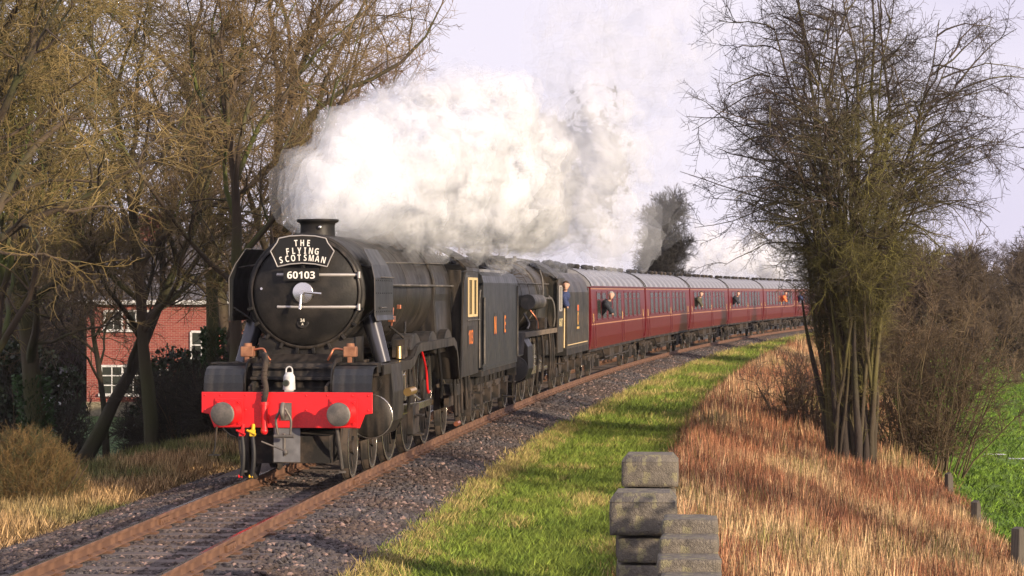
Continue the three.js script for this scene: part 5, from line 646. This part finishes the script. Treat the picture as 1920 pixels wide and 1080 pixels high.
// ================================================================ iso-surfaces for people and steam
function isoMesh(lo, hi, cell, fn, iso = 0) {          // naive surface nets on a grid; inside where fn < iso
  const n = [0, 1, 2].map((a) => Math.max(3, Math.ceil((hi[a] - lo[a]) / cell) + 1)), [nx, ny, nz] = n, F = new Float32Array(nx * ny * nz), at = (i, j, k) => i + nx * (j + ny * k);
  for (let k = 0; k < nz; k++) for (let j = 0; j < ny; j++) for (let i = 0; i < nx; i++) F[at(i, j, k)] = fn(lo[0] + i * cell, lo[1] + j * cell, lo[2] + k * cell);
  return { n, F, at, lo, cell, mesh: (level, N = F) => {
    const id = new Int32Array(nx * ny * nz).fill(-1), pos = [], nor = [], idx = [], E = [[0, 1], [2, 3], [4, 5], [6, 7], [0, 2], [1, 3], [4, 6], [5, 7], [0, 4], [1, 5], [2, 6], [3, 7]], c = new Float32Array(8);
    for (let k = 0; k < nz - 1; k++) for (let j = 0; j < ny - 1; j++) for (let i = 0; i < nx - 1; i++) {
      let m = 0; for (let q = 0; q < 8; q++) { c[q] = F[at(i + (q & 1), j + ((q >> 1) & 1), k + (q >> 2))] - level; if (c[q] < 0) m |= 1 << q; } if (m === 0 || m === 255) continue;
      let x = 0, y = 0, z = 0, w = 0; for (const [a, b] of E) if (((m >> a) & 1) !== ((m >> b) & 1)) { const t = c[a] / (c[a] - c[b]); x += lerp(a & 1, b & 1, t); y += lerp((a >> 1) & 1, (b >> 1) & 1, t); z += lerp(a >> 2, b >> 2, t); w++; }
      id[at(i, j, k)] = pos.length / 3; pos.push(lo[0] + (i + x / w) * cell, lo[1] + (j + y / w) * cell, lo[2] + (k + z / w) * cell);
      for (let q = 0; q < 8; q++) c[q] = N[at(i + (q & 1), j + ((q >> 1) & 1), k + (q >> 2))]; const gx = c[1] + c[3] + c[5] + c[7] - c[0] - c[2] - c[4] - c[6], gy = c[2] + c[3] + c[6] + c[7] - c[0] - c[1] - c[4] - c[5], gz = c[4] + c[5] + c[6] + c[7] - c[0] - c[1] - c[2] - c[3], gl = Math.hypot(gx, gy, gz) || 1; nor.push(gx / gl, gy / gl, gz / gl);
    }
    for (let k = 1; k < nz - 1; k++) for (let j = 1; j < ny - 1; j++) for (let i = 1; i < nx - 1; i++) {
      const a = F[at(i, j, k)] < level; const quad = (p, q, r, s, flip) => { const A = id[p], Bq = id[q], C = id[r], D = id[s]; if (A < 0 || Bq < 0 || C < 0 || D < 0) return; flip ? idx.push(A, C, Bq, A, D, C) : idx.push(A, Bq, C, A, C, D); };
      if (a !== F[at(i + 1, j, k)] < level) quad(at(i, j - 1, k - 1), at(i, j, k - 1), at(i, j, k), at(i, j - 1, k), !a);
      if (a !== F[at(i, j + 1, k)] < level) quad(at(i - 1, j, k - 1), at(i - 1, j, k), at(i, j, k), at(i, j, k - 1), !a);
      if (a !== F[at(i, j, k + 1)] < level) quad(at(i - 1, j - 1, k), at(i, j - 1, k), at(i, j, k), at(i - 1, j, k), !a);
    }
    const g = new THREE.BufferGeometry(); g.setAttribute('position', new THREE.Float32BufferAttribute(pos, 3)); g.setAttribute('normal', new THREE.Float32BufferAttribute(nor, 3)); g.setIndex(idx); return g;
  } };
}
const smin = (a, b, k) => { const h = clamp(0.5 + 0.5 * (b - a) / k); return lerp(b, a, h) - k * h * (1 - h); };
function cone(px, py, pz, a, b, ra, rb) { const bx = b[0] - a[0], by = b[1] - a[1], bz = b[2] - a[2], t = clamp(((px - a[0]) * bx + (py - a[1]) * by + (pz - a[2]) * bz) / (bx * bx + by * by + bz * bz || 1)); return Math.hypot(px - a[0] - bx * t, py - a[1] - by * t, pz - a[2] - bz * t) - lerp(ra, rb, t); }
const blend = (list, k) => (x, y, z) => { let d = 9; for (const [a, b, ra, rb] of list) d = smin(d, cone(x, y, z, a, b, ra, rb), k); return d; };

// ---------------------------------------------------------------- people leaning from windows, facing the front of the train (+z)
function person(label, at, cloth, hair, o = {}) {      // at: [thing, x, y, z] of the window sill
  const g = thing('person', label, 'person'), lean = o.lean ?? 0.24, H = [0.02 + lean, 0.62, 0.12], N = [lean * 0.8, 0.42, 0.05], S = [lean * 0.6, 0.33, 0], W = [-0.22, -0.1, -0.05], sh = [[lean * 0.6, 0.32, 0.2], [lean * 0.6, 0.32, -0.2]], el = [[lean + 0.04, 0.08, 0.3], [lean + 0.02, 0.06, -0.3]], ha = [[lean - 0.02, 0.02, 0.06], [lean - 0.02, 0.03, -0.08]];
  const body = [[N, [H[0], H[1] - 0.05, H[2] - 0.02], 0.055, 0.05], [H, [H[0], H[1] + 0.04, H[2] - 0.02], 0.085, 0.09], [[H[0], H[1] - 0.08, H[2] + 0.05], H, 0.05, 0.07], [[H[0], H[1] - 0.03, H[2] + 0.1], [H[0], H[1] + 0.01, H[2] + 0.08], 0.014, 0.01], [[H[0] - 0.085, H[1], H[2] - 0.01], [H[0] - 0.085, H[1] + 0.03, H[2] - 0.01], 0.018, 0.02], [[H[0] + 0.085, H[1], H[2] - 0.01], [H[0] + 0.085, H[1] + 0.03, H[2] - 0.01], 0.018, 0.02], [S, N, 0.09, 0.055], [W, S, 0.13, 0.15]];
  for (const k of [0, 1]) body.push([S, sh[k], 0.09, 0.065], [sh[k], el[k], 0.055, 0.045], [el[k], ha[k], 0.042, 0.03]);
  const f = isoMesh([-0.45, -0.35, -0.48], [0.55, 0.85, 0.48], 0.022, blend(body, 0.05)).mesh(0); const skinParts = [f];
  for (const k of [0, 1]) { const p = ha[k], q = k ? -1 : 1, fing = [[p, [p[0] + 0.05, p[1] - 0.005, p[2]], 0.032, 0.028]]; for (let i = 0; i < 4; i++) { const oz = (i - 1.5) * 0.019; fing.push([[p[0] + 0.05, p[1], p[2] + oz], [p[0] + 0.085, p[1] - 0.015, p[2] + oz], 0.0095, 0.009], [[p[0] + 0.085, p[1] - 0.015, p[2] + oz], [p[0] + 0.092 - 0.004 * i, p[1] - 0.05 + 0.004 * i, p[2] + oz], 0.009, 0.008]); } fing.push([[p[0] + 0.01, p[1], p[2] - q * 0.03], [p[0] + 0.05, p[1] - 0.01, p[2] - q * 0.055], 0.012, 0.01]); const lo = [p[0] - 0.06, p[1] - 0.09, p[2] - 0.1]; skinParts.push(isoMesh(lo, [p[0] + 0.14, p[1] + 0.07, p[2] + 0.1], 0.006, blend(fing, 0.008)).mesh(0)); }
  mesh('body', mergeGeometries(skinParts), M.skin, g);
  const coat = [[W, S, 0.155, 0.175], [S, [N[0], N[1] - 0.05, N[2]], 0.11, 0.075]]; for (const k of [0, 1]) coat.push([S, sh[k], 0.105, 0.085], [sh[k], el[k], 0.075, 0.063], [el[k], [lerp(el[k][0], ha[k][0], 0.8), lerp(el[k][1], ha[k][1], 0.8), lerp(el[k][2], ha[k][2], 0.8)], 0.06, 0.05]);
  mesh('jacket', isoMesh([-0.45, -0.35, -0.48], [0.55, 0.6, 0.48], 0.024, blend(coat, 0.05)).mesh(0), M[cloth], g);
  mesh(o.cap ? 'cap' : 'hair', isoMesh([H[0] - 0.16, H[1] - 0.1, H[2] - 0.2], [H[0] + 0.16, H[1] + 0.2, H[2] + 0.2], 0.016, (x, y, z) => Math.max(cone(x, y, z, H, [H[0], H[1] + 0.045, H[2] - 0.025], 0.093, 0.1), -(y - H[1] - 0.02 + (H[2] - z) * 0.9) , z - H[2] - 0.06)).mesh(0), M[hair], g);
  const eyes = new MB(); for (const k of [-1, 1]) eyes.add(new THREE.SphereGeometry(0.012, 8, 6), H[0] + k * 0.032, H[1] + 0.012, H[2] + 0.078); eyes.build('eyes', M.rubber, g); new MB().box(0.045, 0.008, 0.01, H[0], H[1] - 0.065, H[2] + 0.098, 0, 0, 0, 0).build('mouth', M.rustyBox, g);
  at[0].updateMatrixWorld(true); g.position.copy(V3(at[1], at[2], at[3]).applyMatrix4(at[0].matrixWorld)); g.rotation.y = at[0].rotation.y + (o.turn ?? 0); return g;
}
const coachAt = (i) => scene.children.find((c) => c.name === (i ? 'railway_coach_' + String(i).padStart(3, '0') : 'railway_coach'));
person('driver in a blue jacket looking out of the cab of the second locomotive', [engine2, 1.3, 2.42, -11.35], 'clothBlue', 'hairBrown', { lean: 0.1 });
person('grey-haired person in a dark jacket leaning from the first maroon coach', [coachAt(0), 1.34, 2.12, -3.4], 'clothDark', 'hairGrey', { lean: 0.34 });
person('person in an olive jacket leaning from the third maroon coach', [coachAt(2), 1.34, 2.12, -2.6], 'clothOlive', 'hairBrown', { lean: 0.3 });
person('person in a dark jacket leaning from the fourth maroon coach', [coachAt(3), 1.34, 2.12, -2.2], 'clothDark', 'hairBrown', { lean: 0.34 });
person('person in an orange vest leaning from the fifth maroon coach', [coachAt(4), 1.34, 2.12, -11.0], 'clothOrange', 'hairBrown', { lean: 0.3 });
person('person in a dark blue jacket leaning from the sixth maroon coach', [coachAt(5), 1.34, 2.12, -1.5], 'clothBlue', 'hairGrey', { lean: 0.34 });

// ================================================================ the brick house among the trees
{
  const d = 102, g = thing('brick_house', 'red brick house with white windows behind the trees on the left', 'house'), B = () => new MB(), x0 = -18.4, x1 = -6.4, yb = -2.75, eave = 2.36, w = x1 - x0; g.position.set(0, 0, -d); g.rotation.y = 0;
  const cx = (x0 + x1) / 2; B().box(w, eave - yb, 7, cx, (eave + yb) / 2, -3.5, 0, 0, 0, 0).build('wall', M.brick, g); B().box(w + 0.05, 0.85, 7.05, cx, yb + 0.42, -3.5, 0, 0, 0, 0).build('plinth', std('render', [0.3, 0.26, 0.17], 0.9, { map: grainT }), g);
  const rf = B(); rf.ext([[0, 0], [7.6, 0], [3.8, 2.9]], w + 0.6, 0, (q) => q.rotateY(-Math.PI / 2).rotateY(Math.PI)); const r2 = new MB(); r2.add(new THREE.ExtrudeGeometry(new THREE.Shape([[-3.8, 0], [3.8, 0], [0, 2.9]].map((p) => new THREE.Vector2(...p))), { depth: w + 0.6, bevelEnabled: false }).rotateY(Math.PI / 2), x0 - 0.3, eave + 0.1, -3.5); const roof = r2.build('roof', M.slate, g); B().box(0.9, 1.6, 0.6, x0 + 2.2, eave + 3.2, -3.5, 0, 0, 0, 0).build('chimney', M.brick, roof);
  B().box(w + 0.6, 0.14, 0.12, cx, eave + 0.06, 0.36).box(w + 0.6, 0.05, 0.4, cx, eave - 0.03, 0.2).build('gutter', M.whitePaint, g);
  const win = (x, y, ww, hh, cols, rows) => { const f = B(); f.box(ww, 0.1, 0.1, x, y + hh / 2, 0.03).box(ww + 0.2, 0.12, 0.2, x, y - hh / 2, 0.06).box(0.09, hh, 0.1, x - ww / 2, y, 0.03).box(0.09, hh, 0.1, x + ww / 2, y, 0.03); for (let i = 1; i < cols; i++) f.box(i % 2 ? 0.05 : 0.09, hh, 0.06, x - ww / 2 + ww * i / cols, y, 0.03); for (let i = 1; i < rows; i++) f.box(ww, 0.05, 0.06, x, y - hh / 2 + hh * i / rows, 0.03); const q = f.build('window', M.whitePaint, g); B().box(ww, hh, 0.02, x, y, 0.012, 0, 0, 0, 0).build('pane', M.glassDark, q); };
  win(fromPx(230, d), -0.98, 1.85, 1.25, 4, 3); win(fromPx(213, d), 1.6, 0.75, 0.85, 2, 2); win(fromPx(262, d), 1.6, 1.0, 0.85, 3, 2); win(fromPx(378, d), 0.55, 0.9, 1.15, 2, 2); win(fromPx(425, d), -1.1, 1.4, 1.2, 3, 3); win(fromPx(300, d), -1.1, 0.9, 1.2, 2, 3);
}
{ const d = 106, g = thing('garden_shed', 'pale blue-white outbuilding left of the brick house', 'shed'), x = fromPx(92, d); new MB().box(1.5, 1.6, 2, 0, 0.8, 0).build('wall', M.whitePaint, g); new MB().box(1.8, 0.08, 2.4, 0, 1.66, 0, 0.1).build('roof', M.slate, g); new MB().box(0.5, 0.6, 0.03, 0, 0.95, 1.01).build('window', M.glassDark, g); g.position.set(x, -2.4, -d); }

// ================================================================ the stone parapet
{
  const wx = (d) => lerp(0.98, 1.56, (d - 13) / 6.6), dirY = -Math.atan(0.088), wall = thing('stone_parapet_wall', 'rough stone parapet wall stepping down towards the camera, topped with lichened stones', 'wall', null), r = rng(77);
  const smooth = (g) => { g.deleteAttribute('normal'); g.deleteAttribute('uv'); const q = mergeVertices(g, 1e-4); q.computeVertexNormals(); return q; };
  const rough = (w, h, d, seed, amt) => { const g = new THREE.BoxGeometry(w, h, d, 10, 6, 10), p = g.attributes.position, rr = Math.min(0.016, h * 0.1); for (let i = 0; i < p.count; i++) { const q = [p.getX(i), p.getY(i), p.getZ(i)], lim = [w / 2 - rr, h / 2 - rr, d / 2 - rr], c = q.map((v, k) => clamp(v, -lim[k], lim[k])), e = q.map((v, k) => v - c[k]), l = Math.hypot(...e); if (l > 1e-6) p.setXYZ(i, ...c.map((v, k) => v + e[k] / l * Math.min(l, rr * (0.6 + 0.8 * noise3(q[0] * 11 + seed, q[1] * 11, q[2] * 11))))); } for (let i = 0; i < p.count; i++) { const x = p.getX(i), y = p.getY(i), z = p.getZ(i), n = noise3(x * 6 + seed, y * 6, z * 6) - 0.5, m = noise3(x * 19 + seed, y * 19, z * 19 + 5) - 0.5; const k = 1 + amt * (n * 1.2 + m * 0.5); p.setXYZ(i, x * k, y * (1 + amt * 0.8 * (noise3(x * 5, z * 5, seed) - 0.5 + 0.4 * m)), z * k); } return prep(smooth(g)); };
  const put = (name, geo, par, x, y, d, yaw = 0) => { const m = mesh(name, geo, M.stone, par); m.position.set(x, y, -d); m.rotation.y = dirY + yaw; return m; };
  const X = (d) => lerp(1.33, 1.5, (d - 17.5) / 2.4), ST = 0.45;
  for (let k = 0; k < 11; k++) {                       // the wall steps down towards the camera
    const d = 19.9 - k * ST - ST / 2, top = 1.0 - k * 0.11 + 0.015 * (r() - 0.5); put('coping_stone', rough(0.45 + 0.05 * r(), 0.17, ST + 0.02, k * 3.3, 0.1), wall, X(d) + 0.02 * (r() - 0.5), top - 0.085, d, (r() - 0.5) * 0.08);
    for (let c = 0; c < 6; c++) put('wall_stone', rough(0.4 + 0.02 * r(), 0.25, ST * (0.95 + 0.04 * r()), k + c * 17, 0.07), wall, X(d) + (r() - 0.5) * 0.02, top - 0.17 - 0.13 - c * 0.262, d + (c % 2 ? 0.02 : -0.02));
  }
  const pier = thing('stone_pier', 'nearer square stone pier with a big chamfered cap block', 'pier', null);
  const cap = (w, h, seed) => { const s = w / 2, g = new MB(); const t = rough(w, h * 0.78, w, seed, 0.03); t.translate(0, -h * 0.11, 0); g.g.push(t); const top = new THREE.CylinderGeometry(s * 0.8 * 1.414, s * 1.0 * 1.414, h * 0.2, 4, 1).rotateY(Math.PI / 4); g.add(top, 0, h * 0.355, 0); return g.geo(); };
  const px = 1.2, pd = 21.5; put('cap_stone', cap(0.6, 0.4, 3), pier, px, 0.88, pd); for (let c = 0; c < 6; c++) { const hh = 0.24; for (let k = 0; k < 2; k++) put('pier_stone', rough(0.5, hh - 0.02, 0.25, c * 5 + k + 40, 0.04), pier, px + 0.01, 0.66 - 0.12 - c * hh, pd - 0.13 + k * 0.26); }
  const pier2 = thing('stone_pier', 'farther square stone pier with a flat cap block', 'pier', null), px2 = 1.49, pd2 = 25.4; put('cap_stone', cap(0.6, 0.36, 9), pier2, px2, 0.97, pd2); for (let c = 0; c < 7; c++) { const hh = 0.24; for (let k = 0; k < 2; k++) put('pier_stone', rough(0.54, hh - 0.02, 0.26, c * 5 + k + 80, 0.04), pier2, px2, 0.79 - 0.13 - c * hh, pd2 - 0.14 + k * 0.28); }
}
// ---------------------------------------------------------------- fence posts at the edge of the bank, marks on the field
[[38.0, 11.2, 0.75, 0.17, 'thick weathered fence post nearest the camera at the right edge'], [44.6, 11.2, 0.6, 0.14, 'weathered fence post in the middle of the bank edge'], [52.0, 11.3, 0.6, 0.13, 'farthest short fence post, beside the red grass']].forEach(([d, o, h, w, label], i) => { const m = new MB(), r = rng(i + 9); m.ext([[-w / 2, -0.4], [w / 2, -0.4], [w / 2, h - 0.1], [w * 0.1, h], [-w / 2, h - 0.03]], w * 0.8, 0.012).build('fence_post', M.postWood); const p = scene.children[scene.children.length - 1]; tag(p, label, 'post'); p.position.set(Xc(d) + o, ground(o, d), -d); p.rotation.set((r() - 0.5) * 0.1, r(), (r() - 0.5) * 0.14); });
[[1858, 71, 0.85, 'longer white chalk mark on the green field'], [1908, 71.3, 0.6, 'shorter white chalk mark at the right edge of the field']].forEach(([px, d, w, label]) => { const x = fromPx(px, d), m = mesh('field_marking', new THREE.PlaneGeometry(w, 0.5, 8, 2).rotateX(-Math.PI / 2), M.whitePaint); m.position.set(x, gAt(x, d) + 0.03, -d); tag(m, label, 'field marking', null, 'structure'); });

// ================================================================ STEAM: billows of droplets, many thin shells round a dense heart
function steam(label, puffs, o) {                      // puffs: places in the air and radii
  const P = puffs.map(([px, py, d, R]) => [fromPx(px, d), EYE + (546 - py) / 4420 * d, -d, R]), pad = 0.7, lo = [0, 1, 2].map((a) => Math.min(...P.map((p) => p[a] - p[3])) - pad), hi = [0, 1, 2].map((a) => Math.max(...P.map((p) => p[a] + p[3])) + pad), S = o.seed ?? 0, fq = o.freq ?? 1.1;
  const nx = Math.ceil((hi[0] - lo[0]) / o.cell) + 1, ny = Math.ceil((hi[1] - lo[1]) / o.cell) + 1, nz = Math.ceil((hi[2] - lo[2]) / o.cell) + 1, wisps = new Float32Array(nx * ny * nz), scale = new Float32Array(nx * ny * nz); let at = 0;
  const iso = isoMesh(lo, hi, o.cell, (x, y, z) => {
    const w = at++; let m = 9, near = 9, nr = 1; for (const p of P) { const dx = x - p[0], dy = y - p[1], dz = z - p[2], q = (Math.sqrt(dx * dx + dy * dy + dz * dz) - p[3]); if (q < near) { near = q; nr = p[3]; } if (q < m + 0.5) m = smin(m, q, 0.35); }
    const X = 0.74 * x + 0.31 * y + 0.6 * z, Y = -0.2 * x + 0.95 * y - 0.24 * z, Z = -0.64 * x + 0.06 * y + 0.77 * z;
    wisps[w] = 0.6 * noise3(X * fq * 2.3 + 50, Y * fq * 2.3, Z * fq * 2.3) + 0.4 * noise3(X * fq * 5.5, Y * fq * 5.5 + 9, Z * fq * 5.5) - 0.5; scale[w] = clamp(nr / (o.full ?? 0.7), 0.3, 1); if (m > 1.2) return m;
    const bend = noise3(X * fq * 0.5 + S, Y * fq * 0.5, Z * fq * 0.5) - 0.5; let n = 0, a = 0.55, f = fq; for (let i = 0; i < 4; i++) { n += a * Math.abs(2 * noise3(X * f + S + bend, Y * f + bend, Z * f + i * 3) - 1); a *= 0.5; f *= 2.05; }
    return m + (0.36 - n) * o.amp * scale[w];
  });
  const base = iso.F.slice(), parts = [], r = rng(S + 1);
  o.levels.forEach(([lv, al, wisp]) => {               // every shell has wisps of its own
    const si = Math.floor(r() * nx), sj = Math.floor(r() * ny), sk = Math.floor(r() * nz); for (let k = 0, w = 0; k < nz; k++) { const kk = ((k + sk) % nz) * ny; for (let j = 0; j < ny; j++) { const jj = (kk + (j + sj) % ny) * nx; for (let i = 0; i < nx; i++, w++) iso.F[w] = base[w] + wisp * scale[w] * wisps[jj + (i + si) % nx]; } }
    const g = iso.mesh(lv, base), n = g.attributes.position.count; if (!n) return; const c = new Float32Array(n * 4).fill(1); for (let i = 0; i < n; i++) c[i * 4 + 3] = al; g.setAttribute('color', new THREE.BufferAttribute(c, 4)); parts.push(g); });
  const m = mesh('steam_plume', mergeGeometries(parts), M.steam); return tag(m, label, o.kind ? null : 'steam', null, o.kind ?? 'thing');
}
phys('steam', [0.93, 0.955, 1], 1, { vertexColors: true, transparent: true, specularIntensity: 0, transmission: 0.35 });
const px2m = (l) => l.map(([px, py, d, rp]) => [px, py, d, rp * d / 4420]);
steam('dense white steam billowing from the chimney of the leading locomotive', px2m([
  [592, 396, 38.3, 20], [568, 400, 39.2, 14], [570, 372, 39, 20], [604, 366, 38.8, 34], [594, 328, 39, 32], [630, 340, 39.6, 50], [648, 385, 40, 46], [645, 290, 40, 46], [690, 340, 41, 78], [690, 260, 41.5, 48], [705, 400, 41, 48],
  [745, 222, 43, 50], [760, 310, 43, 105], [770, 395, 43, 66], [800, 202, 45, 46], [830, 290, 45.5, 112], [850, 380, 45.5, 82], [870, 188, 47, 48], [905, 270, 48, 102], [920, 355, 48, 100], [930, 415, 49, 55], [945, 212, 49.5, 54], [985, 285, 51, 72], [985, 375, 52, 80], [1030, 350, 54, 40], [1000, 435, 55, 32]]),
  { cell: 0.085, amp: 0.8, freq: 1.15, seed: 3, levels: [[0.3, 0.06, 0.9], [0.22, 0.08, 0.8], [0.14, 0.1, 0.7], [0.07, 0.14, 0.6], [0, 0.2, 0.5], [-0.08, 0.28, 0.4], [-0.18, 0.5, 0.3], [-0.32, 1, 0.15]] });
steam('thinner pale steam drifting over the second locomotive and first coach', px2m([
  [1040, 430, 62, 45], [1080, 400, 65, 66], [1090, 310, 68, 74], [1125, 440, 67, 40], [1140, 370, 71, 52], [1172, 450, 70, 36], [1105, 215, 72, 55], [1150, 280, 74, 48]]),
  { cell: 0.14, amp: 1.3, freq: 0.7, seed: 17, full: 1.2, levels: [[0.4, 0.05, 1.8], [0.2, 0.08, 1.7], [0.02, 0.11, 1.5], [-0.2, 0.14, 1.3], [-0.5, 0.2, 1.0]] });
steam('faint steam haze thinning into the sky above the second locomotive', px2m([[1100, 200, 76, 90], [1160, 120, 79, 105], [1220, 30, 83, 120], [1180, 290, 77, 80], [1090, 80, 79, 80], [1200, 390, 78, 50]]),
  { cell: 0.28, amp: 2, freq: 0.45, seed: 41, full: 1.2, levels: [[0.6, 0.03, 3.6], [0, 0.04, 3.4], [-0.6, 0.05, 3]] });
steam('low band of steam lying behind the roofs of the far coaches', px2m([
  [1320, 470, 190, 40], [1360, 478, 195, 42], [1400, 480, 200, 44], [1440, 488, 205, 42], [1480, 494, 210, 36], [1315, 445, 190, 30], [1290, 500, 185, 22], [1520, 500, 215, 32]]),
  { kind: 'stuff', cell: 0.3, amp: 1.6, freq: 0.5, seed: 29, levels: [[0.4, 0.08, 2.4], [0, 0.14, 2], [-0.4, 0.2, 1.6]] });
scene.fog = new THREE.FogExp2(new THREE.Color().setRGB(0.8, 0.76, 0.8), 0.00012);
renderer.render(scene, camera);
